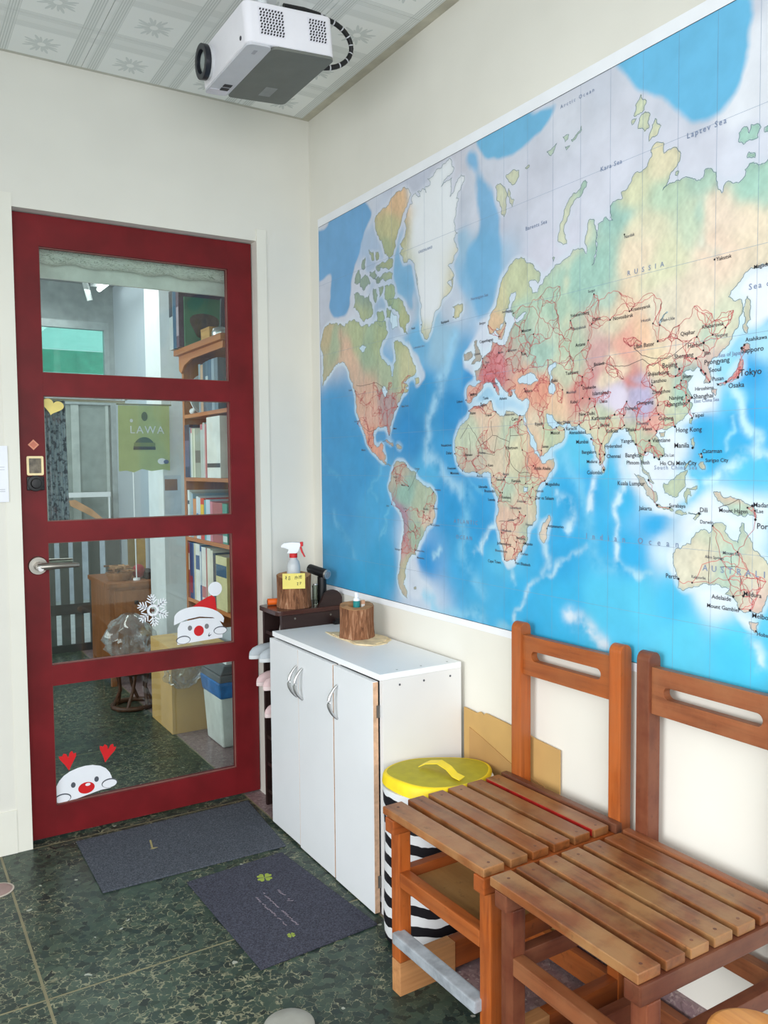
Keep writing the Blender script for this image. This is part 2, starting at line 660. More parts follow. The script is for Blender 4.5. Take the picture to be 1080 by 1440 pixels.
# snowflake
t = stuck('snowflake_sticker', 'white lacy snowflake sticker on the third pane of the door', -.6085, .731)
m = MB()
m.frame_prism(ell(0, 0, .021, .021, 24), ell(0, 0, .0125, .0125, 24), 1, -.0012, 0)
obj('ring', m, S_WHITE, t)
st = []
for i in range(12):
    r = .0085 if i % 2 == 0 else .0045
    st.append((r * math.sin(i * PI / 6), r * math.cos(i * PI / 6)))
obj('star', flat(st, .0016), plain((90, 60, 50), .5), t)
for i in range(6):
    a = i * PI / 3 + .1
    m = MB()

    def seg(x0, z0, x1, z1, wd):
        dx, dz = x1 - x0, z1 - z0
        l = math.hypot(dx, dz)
        nx, nz = -dz / l * wd, dx / l * wd
        q = [(x0 + nx, z0 + nz), (x1 + nx * .6, z1 + nz * .6), (x1 - nx * .6, z1 - nz * .6), (x0 - nx, z0 - nz)]
        q = [(x * math.cos(a) - z * math.sin(a), x * math.sin(a) + z * math.cos(a)) for x, z in q]
        m.prism(q, 1, -.0012, 0)
    seg(0, .019, 0, .058, .0026)
    for d in (.024, .033, .042):
        for s in (-1, 1):
            seg(0, d, s * (.019 - (d - .024) * .45), d + .013, .0026)
    obj('arm', m, S_WHITE, t)

# snowman in a red cap peeping over the rail
t = stuck('snowman_sticker', 'peeping white snowman sticker with a red pointed cap on third pane', -.440, .6475)
obj('face', flat([(-.084, -.0500), (-.082, .01), (-.07, .03), (0, .038), (.07, .030), (.088, .0), (.085, -.043), (.03, -.0448)]), S_WHITE, t)
obj('cap', flat([(-.052, .056), (-.03, .078), (0, .098), (.03, .112), (.048, .118), (.060, .108), (.066, .055)]), S_RED, t)
brim = ell(0, .03, .095, .05, 20, 12, 168)
brim = [(x, z - .012 * x / .09) for x, z in brim] + [(-.095, .022), (-.05, .038), (0, .044), (.05, .036), (.09, .012)]
obj('brim', flat(brim, .0018), S_WHITE, t)
obj('pompom', flat(ell(.061, .140, .026, .026), .0018), S_WHITE, t)
for x in (-.037, .026):
    obj('eye', flat(ell(x, .0055, .008, .0095, 16), .002), plain((128, 128, 130), .5), t)
obj('nose', flat(ell(-.004, -.008, .0185, .019), .002), S_RED, t)
for x, z in ((-.062, -.036), (.078, -.016)):
    m = MB()
    m.prism(ell(x, z + .001, .0262, .0152), 1, -.0019, -.0002)
    obj('paw_outline', m, S_GREY, t)
    obj('paw', flat(ell(x, z, .0235, .0125), .0026), S_WHITE, t)
obj('mouth', flat([(.030, -.030), (.036, -.018), (.034, -.028), (.044, -.026), (.034, -.034)], .002), S_GREY, t)

# reindeer
t = stuck('reindeer_sticker', 'peeping white reindeer sticker with red antlers at bottom of door', -.853, .157)
hd = [(-.094, -.046), (-.098, -.026), (-.0985, -.006), (-.094, .012), (-.085, .028), (-.070, .043), (-.05, .054), (-.025, .061), (0, .064), (.025, .062), (.050, .054), (.068, .042), (.080, .026), (.087, .008), (.0885, -.010), (.082, -.03), (.05, -.030), (.0, -.0385), (-.03, -.0437)]
obj('face', flat(hd), S_WHITE, t)
for s, cx, cz in ((-1, -.054, .09), (1, .073, .094)):
    an = [(0, -.032), (-.010, -.012), (-.026, .012), (-.029, .024), (-.018, .022), (-.013, .030), (-.004, .026), (.001, .012), (.007, .029), (.015, .033), (.019, .022), (.027, .024), (.026, .012), (.012, -.010)]
    a = .05 if s < 0 else -.22
    obj('antler', flat([(cx + x * math.cos(a) - z * math.sin(a), cz + x * math.sin(a) + z * math.cos(a)) for x, z in an], .0013), S_RED, t)
for x, z in ((-.0405, .006), (.036, .0105)):
    obj('eye', flat(ell(x, z, .0075, .0095, 16), .002), S_GREY, t)
ns = obj('nose', flat(ell(.002, -.0125, .027, .0195), .002), S_RED, t)
obj('glint', flat(ell(.007, -.0015, .0085, .005, 14), .0026), S_WHITE, ns)
for x, z in ((-.075, -.034), (.079, -.0135)):
    m = MB()
    m.prism(ell(x, z + .0015, .0268, .0162), 1, -.0019, -.0002)
    obj('paw_outline', m, S_GREY, t)
    obj('paw', flat(ell(x, z, .024, .0135), .0026), S_WHITE, t)

# notice pinned on the wall at the left
t = thing('wall_notice', 'white paper notice pinned on the wall left of the door', 'notice', (-1.175, 0, 1.218))
obj('sheet', B(-.105, .105, -.0068, -.0052, -.088, .088), plain((238, 240, 246), .6, 0, .01), t)
for z, l in ((.02, .075), (.012, .06), (-.05, .05), (-.056, .062)):
    obj('printed_line', B(.095 - l, .095, -.0074, -.0067, z, z + .003), plain((206, 208, 214), .6), t)
MAP = {
'patches':[[[[1457,1392],[1483,1408],[1526,1407],[1556,1402],[1555,1366],[1543,1356],[1509,1358],[1475,1374]],224,216,232,0.9,2],[[[1559,1397],[1586,1407],[1610,1397],[1618,1374],[1614,1351],[1599,1338],[1587,1361],[1557,1366]],180,172,215,0.9,2],[[[1517,1416],[1542,1423],[1576,1426],[1602,1421],[1614,1404],[1596,1398],[1546,1406]],178,168,204,0.85,2],[[[1538,1425],[1558,1425],[1570,1414],[1610,1403],[1602,1396],[1563,1404],[1546,1413]],225,108,98,0.85,1],[[[1457,1418],[1500,1446],[1556,1453],[1570,1436],[1546,1426],[1515,1418],[1483,1404]],240,216,184,0.85,2],[[[1421,1421],[1450,1451],[1493,1466],[1525,1459],[1517,1451],[1472,1439],[1443,1411]],205,116,124,0.7,2],[[[1361,1709],[1375,1706],[1378,1593],[1364,1561],[1352,1571],[1363,1645]],216,216,178,0.75,2],[[[1529,1522],[1541,1504],[1566,1489],[1595,1485],[1605,1499],[1585,1494],[1555,1506],[1541,1523]],225,146,124,0.6,2],[[[1690,1398],[1713,1381],[1722,1363],[1690,1346],[1681,1369],[1686,1391]],150,200,182,0.8,2],[[[1740,1493],[1770,1503],[1774,1474],[1749,1463]],176,210,188,0.8,2],[[[1736,1760],[1748,1757],[1742,1703],[1751,1666],[1811,1643],[1811,1635],[1763,1643],[1737,1669]],150,205,196,0.75,2],[[[1839,1796],[1880,1783],[1925,1746],[1926,1696],[1870,1711],[1824,1760]],150,205,188,0.7,3],[[[587,1164],[666,1177],[706,1155],[686,1122],[645,1104],[603,1130]],125,182,168,0.7,3],[[[1111,1164],[1161,1184],[1183,1166],[1146,1146]],176,206,182,0.7,2],[[[1238,1257],[1259,1257],[1262,1221],[1244,1207],[1233,1230]],230,134,108,0.7,2],[[[573,1129],[603,1096],[645,1075],[664,1031],[652,985],[635,995],[628,1052],[582,1095]],168,128,152,0.8,2],[[[237,1724],[313,1664],[361,1586],[335,1528],[286,1594],[226,1676]],215,168,138,0.7,3],[[[1391,1723],[1480,1751],[1518,1773],[1552,1795],[1539,1737],[1527,1694],[1536,1630],[1524,1593],[1438,1599],[1387,1641]],142,196,182,0.75,4],[[[1517,1835],[1558,1851],[1591,1847],[1605,1823],[1562,1792],[1532,1791]],214,214,172,0.7,3],[[[1629,1870],[1665,1869],[1683,1849],[1657,1831],[1620,1836]],228,216,178,0.7,3],[[[1535,1723],[1583,1745],[1640,1713],[1631,1656],[1574,1645],[1535,1676]],236,214,184,0.7,4],[[[1761,1767],[1793,1731],[1825,1709],[1856,1675],[1795,1656],[1762,1698]],238,212,190,0.7,4],[[[1216,1565],[1282,1556],[1320,1516],[1295,1481],[1238,1499]],150,194,180,0.7,3],[[[1368,1577],[1503,1573],[1545,1543],[1460,1531],[1369,1544]],196,206,180,0.5,4]],
'land':[[[102,1605],[101,1718],[120,1741],[157,1750],[203,1744],[242,1734],[268,1720],[277,1731],[306,1736],[327,1735],[348,1726],[372,1718],[388,1704],[416,1708],[435,1695],[466,1701],[496,1706],[519,1700],[541,1699],[544,1683],[555,1663],[543,1646],[517,1634],[506,1616],[506,1597],[517,1580],[538,1567],[564,1556],[571,1540],[574,1521],[584,1518],[588,1539],[589,1554],[603,1567],[600,1586],[593,1605],[590,1625],[611,1629],[638,1618],[659,1605],[679,1591],[685,1572],[698,1553],[714,1537],[717,1518],[697,1508],[664,1498],[643,1491],[664,1490],[674,1481],[657,1477],[674,1468],[650,1462],[629,1449],[625,1438],[608,1428],[604,1413],[593,1407],[586,1392],[575,1377],[564,1359],[564,1340],[556,1329],[549,1344],[546,1356],[520,1359],[490,1360],[467,1353],[457,1336],[460,1312],[478,1296],[497,1299],[512,1309],[523,1299],[513,1280],[535,1268],[529,1248],[540,1237],[566,1235],[562,1231],[533,1237],[511,1252],[488,1260],[466,1273],[443,1285],[423,1301],[412,1321],[396,1346],[385,1363],[373,1375],[365,1392],[353,1409],[346,1442],[342,1466],[334,1495],[322,1513],[310,1530],[298,1552],[286,1573],[269,1588],[243,1599],[217,1601],[199,1595],[180,1580],[152,1566],[115,1548],[93,1530]],[[710,1501],[730,1501],[733,1485],[713,1481]],[[556,1761],[599,1761],[647,1742],[660,1718],[680,1696],[683,1678],[666,1673],[659,1663],[669,1640],[652,1646],[632,1667],[622,1683],[626,1701],[598,1728],[570,1743]],[[349,1879],[374,1895],[382,1878],[385,1863],[367,1849],[342,1859]],[[391,1862],[415,1872],[438,1853],[449,1836],[426,1832],[396,1825],[379,1841]],[[444,1875],[479,1874],[490,1854],[473,1846],[444,1860]],[[440,1948],[468,1936],[474,1906],[457,1913],[445,1933]],[[485,1930],[502,1923],[502,1903],[485,1907]],[[398,1922],[416,1927],[415,1892],[392,1897]],[[485,1884],[507,1882],[512,1867],[496,1867]],[[473,1849],[501,1849],[512,1830],[489,1829]],[[338,1821],[366,1822],[378,1808],[413,1793],[443,1805],[442,1779],[459,1753],[465,1735],[436,1725],[406,1717],[376,1737],[359,1763],[331,1774]],[[466,1816],[483,1812],[494,1790],[482,1767],[466,1787]],[[500,1815],[528,1813],[522,1791],[505,1780]],[[539,1811],[582,1808],[603,1777],[592,1751],[559,1745],[538,1771]],[[487,1734],[527,1733],[537,1709],[515,1684],[492,1699]],[[549,1738],[575,1728],[570,1704],[548,1710]],[[621,2086],[680,2079],[696,2056],[674,2033],[651,2012],[637,1982],[619,1959],[604,1941],[607,1923],[592,1901],[565,1895],[542,1912],[530,1940],[506,1971],[488,1997],[482,2040],[514,2050],[550,2056],[580,2076]],[[529,1890],[565,1895],[592,1880],[586,1863],[541,1869],[492,1882]],[[529,1852],[565,1851],[588,1841],[582,1826],[546,1824],[504,1835]],[[864,2096],[897,2102],[916,2069],[902,2057],[868,2050],[853,2035],[882,2043],[906,2045],[901,2022],[896,1995],[915,2004],[925,2026],[948,2041],[964,2033],[961,2018],[948,2006],[934,1996],[925,1982],[938,1978],[929,1962],[924,1941],[915,1919],[919,1896],[933,1885],[914,1875],[924,1857],[933,1838],[914,1826],[914,1815],[885,1804],[904,1786],[914,1771],[880,1758],[904,1742],[909,1769],[909,1756],[907,1742],[886,1724],[853,1711],[842,1691],[814,1673],[806,1656],[797,1631],[786,1614],[774,1609],[760,1620],[746,1645],[752,1664],[743,1691],[749,1713],[741,1740],[732,1764],[727,1791],[721,1815],[728,1778],[717,1812],[702,1857],[680,1867],[652,1861],[647,1880],[630,1896],[652,1903],[630,1923],[659,1938],[670,1962],[656,1986],[671,2007],[688,2029],[704,2028],[699,2047],[720,2055],[747,2037],[731,2055],[757,2057],[778,2039],[773,2058],[799,2056],[784,2078],[809,2076],[829,2090]],[[911,1655],[917,1673],[906,1684],[932,1688],[953,1685],[955,1667],[937,1651],[922,1647]],[[567,1208],[582,1235],[601,1247],[619,1243],[655,1239],[676,1220],[711,1212],[717,1189],[744,1178],[771,1167],[803,1157],[821,1143],[816,1124],[809,1102],[815,1083],[802,1060],[773,1051],[763,1036],[749,1016],[729,999],[718,979],[704,966],[708,955],[680,949],[665,932],[651,907],[650,879],[636,854],[657,829],[657,813],[635,822],[610,847],[603,882],[615,915],[624,964],[634,1004],[642,1032],[639,1059],[628,1082],[595,1101],[573,1124],[555,1151],[555,1175],[567,1196]],[[516,1313],[542,1318],[578,1307],[585,1297],[549,1308]],[[595,1299],[623,1296],[634,1288],[606,1288]],[[696,853],[710,855],[708,848],[696,847]],[[972,1411],[975,1450],[980,1454],[1017,1454],[1036,1462],[1019,1464],[1007,1493],[1036,1505],[1061,1531],[1081,1544],[1084,1567],[1094,1559],[1114,1549],[1138,1548],[1151,1567],[1161,1586],[1178,1601],[1208,1605],[1221,1617],[1197,1614],[1178,1610],[1161,1630],[1165,1649],[1182,1670],[1180,1678],[1161,1676],[1156,1654],[1138,1633],[1135,1611],[1114,1590],[1104,1597],[1093,1589],[1072,1586],[1067,1612],[1074,1634],[1096,1649],[1110,1679],[1119,1708],[1142,1733],[1174,1758],[1200,1761],[1221,1742],[1247,1731],[1272,1707],[1264,1683],[1229,1692],[1239,1677],[1243,1662],[1264,1663],[1269,1676],[1290,1694],[1302,1698],[1324,1715],[1351,1720],[1377,1726],[1386,1739],[1407,1735],[1429,1719],[1423,1746],[1431,1771],[1435,1794],[1452,1791],[1456,1771],[1458,1744],[1458,1715],[1446,1690],[1452,1692],[1462,1719],[1462,1749],[1464,1778],[1478,1780],[1489,1788],[1509,1775],[1501,1795],[1501,1809],[1537,1816],[1532,1830],[1567,1857],[1606,1870],[1617,1881],[1617,1899],[1632,1905],[1648,1895],[1648,1877],[1666,1880],[1682,1875],[1690,1858],[1681,1841],[1663,1822],[1645,1801],[1671,1811],[1689,1809],[1710,1810],[1731,1797],[1744,1799],[1747,1812],[1774,1801],[1778,1778],[1788,1757],[1797,1775],[1813,1768],[1835,1772],[1838,1787],[1847,1795],[1877,1786],[1911,1795],[1965,1766],[2028,1740],[2042,1653],[1981,1620],[1970,1524],[1937,1517],[1929,1582],[1886,1601],[1854,1601],[1839,1591],[1822,1572],[1806,1555],[1817,1546],[1835,1545],[1838,1533],[1834,1516],[1829,1497],[1816,1478],[1803,1459],[1790,1451],[1771,1440],[1764,1428],[1770,1399],[1764,1392],[1753,1393],[1756,1408],[1745,1420],[1739,1428],[1726,1420],[1720,1425],[1701,1421],[1710,1413],[1726,1411],[1714,1399],[1714,1386],[1724,1372],[1718,1361],[1726,1355],[1718,1338],[1702,1322],[1682,1310],[1656,1305],[1638,1306],[1633,1294],[1642,1280],[1656,1266],[1654,1249],[1642,1241],[1634,1249],[1619,1258],[1607,1258],[1600,1245],[1598,1231],[1609,1218],[1620,1205],[1631,1191],[1618,1196],[1607,1211],[1594,1228],[1590,1248],[1586,1265],[1576,1276],[1562,1297],[1547,1313],[1533,1312],[1499,1281],[1488,1273],[1488,1251],[1474,1230],[1462,1251],[1451,1282],[1445,1304],[1432,1304],[1417,1319],[1407,1329],[1358,1330],[1339,1334],[1328,1340],[1303,1357],[1295,1358],[1298,1341],[1315,1324],[1331,1321],[1339,1327],[1358,1319],[1360,1299],[1350,1287],[1321,1277],[1287,1257],[1274,1254],[1261,1275],[1238,1312],[1221,1345],[1216,1354],[1229,1377],[1229,1399],[1183,1409],[1174,1422],[1179,1429],[1161,1427],[1166,1414],[1149,1415],[1149,1424],[1134,1431],[1115,1452],[1100,1466],[1094,1461],[1114,1433],[1114,1418],[1091,1440],[1073,1456],[1048,1453],[1035,1436],[1016,1423],[991,1407],[976,1407]],[[1112,1590],[1129,1599],[1138,1609],[1137,1589],[1123,1563],[1110,1566],[1100,1592]],[[986,1388],[1017,1395],[1079,1406],[1085,1389],[1101,1374],[1132,1362],[1143,1376],[1183,1364],[1214,1361],[1209,1351],[1216,1334],[1234,1288],[1253,1262],[1277,1242],[1281,1236],[1323,1248],[1325,1235],[1314,1217],[1291,1191],[1262,1165],[1256,1139],[1261,1113],[1258,1093],[1229,1075],[1224,1058],[1227,1042],[1209,1024],[1204,1007],[1179,984],[1138,979],[1130,994],[1127,1014],[1116,1037],[1106,1065],[1100,1088],[1111,1117],[1108,1137],[1098,1157],[1081,1174],[1078,1195],[1078,1209],[1057,1213],[1017,1212],[964,1212],[941,1223],[922,1245],[916,1267],[916,1308],[935,1337],[965,1357]],[[1305,1108],[1312,1096],[1298,1050],[1287,1036],[1275,1045],[1280,1078],[1296,1095]],[[1485,1228],[1491,1221],[1487,1213],[1480,1218]],[[1424,1888],[1430,1881],[1417,1866],[1390,1852],[1375,1831],[1367,1819],[1355,1800],[1359,1771],[1365,1756],[1352,1757],[1335,1769],[1335,1783],[1341,1801],[1351,1818],[1359,1841],[1367,1852],[1383,1867],[1406,1872]],[[1099,1964],[1118,1968],[1137,1953],[1147,1933],[1142,1910],[1135,1878],[1123,1888],[1118,1910],[1104,1929]],[[1142,1982],[1166,1987],[1193,1979],[1184,1955],[1170,1950],[1152,1964]],[[1152,1946],[1175,1910],[1166,1895],[1156,1909]],[[1295,1993],[1330,2002],[1318,1983],[1310,1978]],[[1350,2009],[1370,2008],[1358,1995]],[[1378,1994],[1405,2004],[1410,2014],[1412,2004],[1397,1996],[1382,1988]],[[1358,1984],[1374,1982],[1362,1975]],[[1315,1734],[1325,1733],[1319,1724]],[[1216,1978],[1231,1981],[1233,1978],[1220,1975]],[[1585,2019],[1601,2000],[1595,1984],[1581,1980],[1566,1982],[1571,2002]],[[1597,1979],[1611,1969],[1609,1943],[1596,1939],[1578,1951],[1582,1971]],[[1624,1956],[1640,1936],[1632,1923],[1608,1914],[1613,1933]],[[1562,1975],[1574,1974],[1562,1964]],[[1835,1867],[1846,1851],[1849,1866],[1870,1854],[1864,1837],[1846,1839],[1834,1834],[1823,1843],[1824,1859]],[[1846,1817],[1859,1810],[1859,1802],[1842,1807]],[[1877,1851],[1890,1849],[1890,1839],[1877,1843]],[[1678,1830],[1686,1829],[1683,1821],[1677,1824]],[[1007,1574],[1020,1575],[1025,1550],[1040,1530],[1035,1518],[992,1513],[1012,1527],[1010,1549]],[[960,1545],[992,1548],[999,1534],[976,1524],[960,1526]],[[1782,1390],[1806,1393],[1812,1400],[1820,1407],[1829,1419],[1833,1433],[1840,1430],[1840,1418],[1832,1403],[1829,1396],[1812,1393],[1789,1386]],[[1772,1381],[1783,1380],[1780,1367],[1772,1373]],[[1837,1452],[1841,1460],[1854,1458],[1856,1449],[1845,1445],[1837,1446]],[[1721,1326],[1727,1326],[1725,1313],[1719,1316]],[[1643,1300],[1659,1302],[1657,1291],[1647,1290]],[[1722,1283],[1730,1287],[1733,1275],[1732,1264],[1724,1272]],[[1742,1232],[1754,1237],[1758,1221],[1747,1224]],[[1742,1253],[1749,1251],[1751,1243],[1745,1247]],[[1708,1221],[1723,1240],[1724,1238],[1710,1219]],[[1847,1549],[1852,1542],[1853,1522],[1855,1504],[1846,1496],[1849,1480],[1842,1483],[1844,1510],[1842,1535]],[[1657,1193],[1668,1190],[1686,1205],[1704,1216],[1715,1220],[1710,1208],[1712,1190],[1701,1178],[1694,1166],[1679,1164],[1659,1171]],[[1576,1212],[1590,1208],[1614,1186],[1634,1174],[1640,1155],[1634,1149],[1614,1164],[1596,1186]],[[1636,1147],[1650,1143],[1676,1141],[1683,1134],[1657,1136],[1640,1141]],[[1715,1183],[1740,1188],[1740,1182],[1721,1180],[1726,1167],[1719,1170],[1716,1149],[1710,1161]],[[1779,1177],[1794,1177],[1801,1166],[1817,1169],[1840,1163],[1858,1154],[1871,1146],[1874,1130],[1856,1137],[1850,1130],[1834,1131],[1821,1138],[1811,1149],[1788,1160],[1781,1171]],[[1687,1133],[1713,1133],[1716,1129],[1687,1130]],[[1731,1121],[1748,1133],[1751,1132],[1736,1118]],[[1720,1133],[1744,1135],[1741,1131],[1720,1130]],[[1682,1045],[1688,1055],[1709,1064],[1726,1068],[1732,1083],[1749,1099],[1760,1100],[1769,1093],[1777,1110],[1793,1116],[1809,1110],[1804,1100],[1820,1085],[1836,1079],[1842,1098],[1843,1119],[1848,1117],[1851,1101],[1861,1090],[1867,1072],[1879,1064],[1887,1056],[1897,1046],[1904,1026],[1903,997],[1898,978],[1889,952],[1864,951],[1854,945],[1838,952],[1827,971],[1817,974],[1809,976],[1819,987],[1801,987],[1787,994],[1765,992],[1742,982],[1728,978],[1707,970],[1695,974],[1698,991],[1689,1010],[1683,1030]],[[1862,929],[1882,931],[1880,912],[1875,909],[1867,915]]],
'water':[[[1316,1479],[1329,1481],[1328,1469],[1312,1462],[1310,1454],[1318,1444],[1310,1434],[1325,1427],[1329,1415],[1320,1404],[1306,1408],[1302,1423],[1308,1437],[1304,1455],[1299,1469]],[[1187,1449],[1209,1461],[1231,1465],[1256,1454],[1265,1442],[1244,1438],[1214,1440],[1196,1441]],[[515,1488],[537,1490],[551,1474],[540,1456],[522,1469]],[[1212,1177],[1229,1177],[1224,1164],[1212,1163]],[[370,1635],[418,1635],[394,1616]],[[577,1731],[612,1703],[611,1670],[583,1667],[569,1698]],[[1639,1531],[1659,1550],[1662,1549],[1642,1528]]],
'landc':[[183,1681,150,170,135],[140,1712,185,165,120],[271,1620,215,175,145],[339,1685,165,180,130],[434,1625,145,175,140],[525,1637,160,180,130],[335,1540,205,170,145],[407,1462,215,165,140],[452,1387,225,170,150],[543,1417,170,140,145],[567,1541,160,180,145],[671,1541,190,190,140],[653,1664,165,175,120],[561,1722,140,170,130],[609,2056,215,170,120],[574,1966,180,175,120],[438,1835,125,155,140],[552,1926,150,165,120],[442,1317,230,150,120],[605,1210,180,170,150],[646,1154,130,180,165],[764,1135,170,190,160],[801,1072,215,190,165],[615,1074,165,130,160],[705,1012,150,180,155],[643,973,195,150,150],[663,907,190,185,150],[620,834,190,180,160],[773,1939,222,226,230],[717,2080,222,226,230],[915,2003,224,228,232],[771,1731,224,228,232],[933,2077,222,226,230],[978,1321,190,205,175],[1073,1356,225,195,165],[1146,1315,190,205,175],[1189,1258,215,210,170],[994,1241,190,180,160],[1102,1221,215,195,165],[1249,1239,235,165,135],[1146,1165,180,200,170],[1230,1185,190,200,165],[1203,1139,215,195,165],[1146,1090,225,185,160],[1161,1034,230,195,165],[1222,1048,180,195,170],[1291,1070,225,205,185],[1118,1671,205,200,150],[1091,1619,225,185,140],[1183,1696,190,200,155],[1202,1621,160,195,170],[1103,1505,215,110,125],[1073,1480,210,90,110],[1026,1426,225,165,145],[1161,1517,190,175,160],[1216,1547,160,190,170],[1269,1505,150,195,180],[1203,1422,235,160,130],[1282,1556,185,205,180],[1320,1619,160,200,175],[930,1644,200,195,150],[1011,1535,170,160,150],[1415,1669,140,195,180],[1481,1672,140,195,180],[1532,1785,140,195,185],[1572,1820,205,210,170],[1647,1850,225,215,175],[1657,1796,175,205,175],[1593,1725,220,215,180],[1564,1670,235,210,175],[1641,1640,220,220,180],[1711,1725,190,210,180],[1761,1726,235,215,190],[1779,1667,240,210,185],[1854,1754,150,200,180],[1840,1692,235,215,185],[1735,1802,160,200,180],[1524,1569,235,205,170],[1642,1536,225,215,190],[1731,1565,235,215,190],[1781,1529,210,215,185],[1697,1470,235,210,185],[1595,1513,240,190,150],[1545,1504,235,160,140],[1643,1447,240,215,170],[1504,1446,235,215,180],[1461,1483,205,150,150],[1369,1493,175,200,170],[1345,1462,195,205,175],[1369,1426,190,195,165],[1405,1389,215,130,120],[1461,1385,180,150,180],[1515,1389,215,205,225],[1567,1393,185,175,215],[1597,1360,170,160,205],[1556,1417,225,120,105],[1626,1328,225,150,135],[1644,1372,215,200,165],[1699,1368,150,195,175],[1681,1340,195,205,170],[1716,1403,150,180,175],[1578,1299,190,200,165],[1627,1275,175,195,165],[1473,1336,190,205,175],[1451,1304,215,210,175],[1495,1318,210,205,165],[1295,1397,235,145,115],[1333,1369,235,190,150],[1283,1328,225,205,175],[1308,1309,185,205,165],[1265,1293,230,195,160],[1766,1419,220,190,180],[1815,1401,225,150,150],[1665,1176,185,205,170],[1618,1175,200,190,175],[1835,1159,225,190,165],[1835,1132,170,205,185],[1703,1044,225,220,195],[1772,1036,225,215,185],[1829,1041,175,210,190],[1821,1013,170,205,185],[1788,1094,205,215,185],[1867,1031,215,210,180],[1853,975,200,205,180],[1876,964,235,200,185],[1402,1786,205,210,180],[1161,1989,195,200,170],[1366,2009,180,205,185],[1580,1997,200,210,175],[1822,1863,150,205,190],[1216,1902,200,200,175],[1954,1676,225,210,180],[1490,1851,150,195,180]],
'seac':[[193,2056,200,204,216],[292,1863,200,204,216],[239,1773,200,204,216],[92,1823,190,195,210],[83,1694,190,195,210],[440,1974,165,185,210],[419,2072,200,204,216],[698,2106,185,190,205],[916,2043,195,195,205],[1044,2033,200,204,216],[1028,1915,200,204,216],[948,1936,190,195,208],[1104,1896,195,198,212],[1216,1955,198,200,212],[1161,2078,200,204,216],[1215,2094,200,204,216],[1366,2075,205,208,218],[1319,1840,205,207,220],[1580,1997,205,207,218],[1477,2119,200,204,216],[1559,2124,200,204,216],[1724,2027,200,204,216],[1673,1977,200,204,216],[1734,1920,200,204,216],[1837,1904,225,228,235],[1759,1850,212,214,226],[1864,2009,225,228,235],[1833,2087,200,204,216],[1823,1843,215,218,230],[948,1858,150,185,210],[996,1750,130,180,215],[1043,1798,140,185,215],[913,1706,190,200,215],[770,1668,150,190,215],[731,1610,110,175,215],[843,1575,150,190,215],[929,1504,85,165,215],[962,1481,50,145,205],[587,1448,60,145,200],[768,1435,55,150,205],[689,1353,45,140,200],[911,1384,40,140,200],[840,1284,60,155,210],[673,1704,185,195,212],[654,1795,120,170,205],[175,1376,60,150,205],[222,1119,55,150,205],[163,908,60,160,212],[329,1246,60,155,210],[470,1079,75,170,220],[513,915,60,165,215],[418,809,65,170,220],[762,939,45,150,215],[909,1098,45,155,215],[839,1137,50,155,215],[784,1200,80,175,222],[1041,1065,50,160,220],[976,960,60,170,225],[1071,891,75,180,228],[1189,849,60,180,232],[1371,1153,50,170,225],[1347,1013,50,172,228],[1441,1171,55,175,230],[1486,1058,60,180,232],[1570,1032,55,180,235],[1372,893,60,185,235],[1487,910,85,200,238],[1592,924,90,205,240],[1706,865,95,210,243],[1840,847,80,205,243],[1648,1100,45,170,228],[1549,1158,60,180,230],[1832,1331,40,165,225],[1785,1292,60,180,230],[1860,1423,50,165,225],[1878,1275,60,180,235],[1864,1221,90,200,238],[1751,1307,55,175,230],[1682,1281,225,238,245],[1588,1221,225,235,243],[1665,1236,228,238,246],[1751,1364,225,235,243],[1725,1388,228,236,244],[1417,1255,90,195,232],[1858,1569,235,238,245],[1798,1457,150,215,240],[1816,1359,90,195,235],[1771,1136,230,240,247],[1866,1113,225,240,247],[1728,1192,100,200,235],[1161,1398,175,212,235],[1073,1423,160,205,232],[1882,1460,170,220,240],[696,955,205,218,235],[703,900,210,220,235],[750,846,200,215,232],[1754,1106,230,240,247],[1676,1057,205,228,242],[1773,978,232,242,248],[1687,945,75,195,238],[1270,1168,70,180,228],[1244,1239,120,200,232],[1102,972,90,190,232],[1769,1250,60,180,230],[1647,1161,190,225,242],[1506,1205,70,185,230],[910,1242,60,158,214],[1103,1562,205,212,225],[1319,1755,208,208,222],[1500,1871,210,212,224],[1692,1886,212,214,226],[1948,1299,60,175,232],[1944,1490,60,170,228],[1952,1105,80,190,236],[1956,910,85,200,240],[1531,834,85,200,240]],
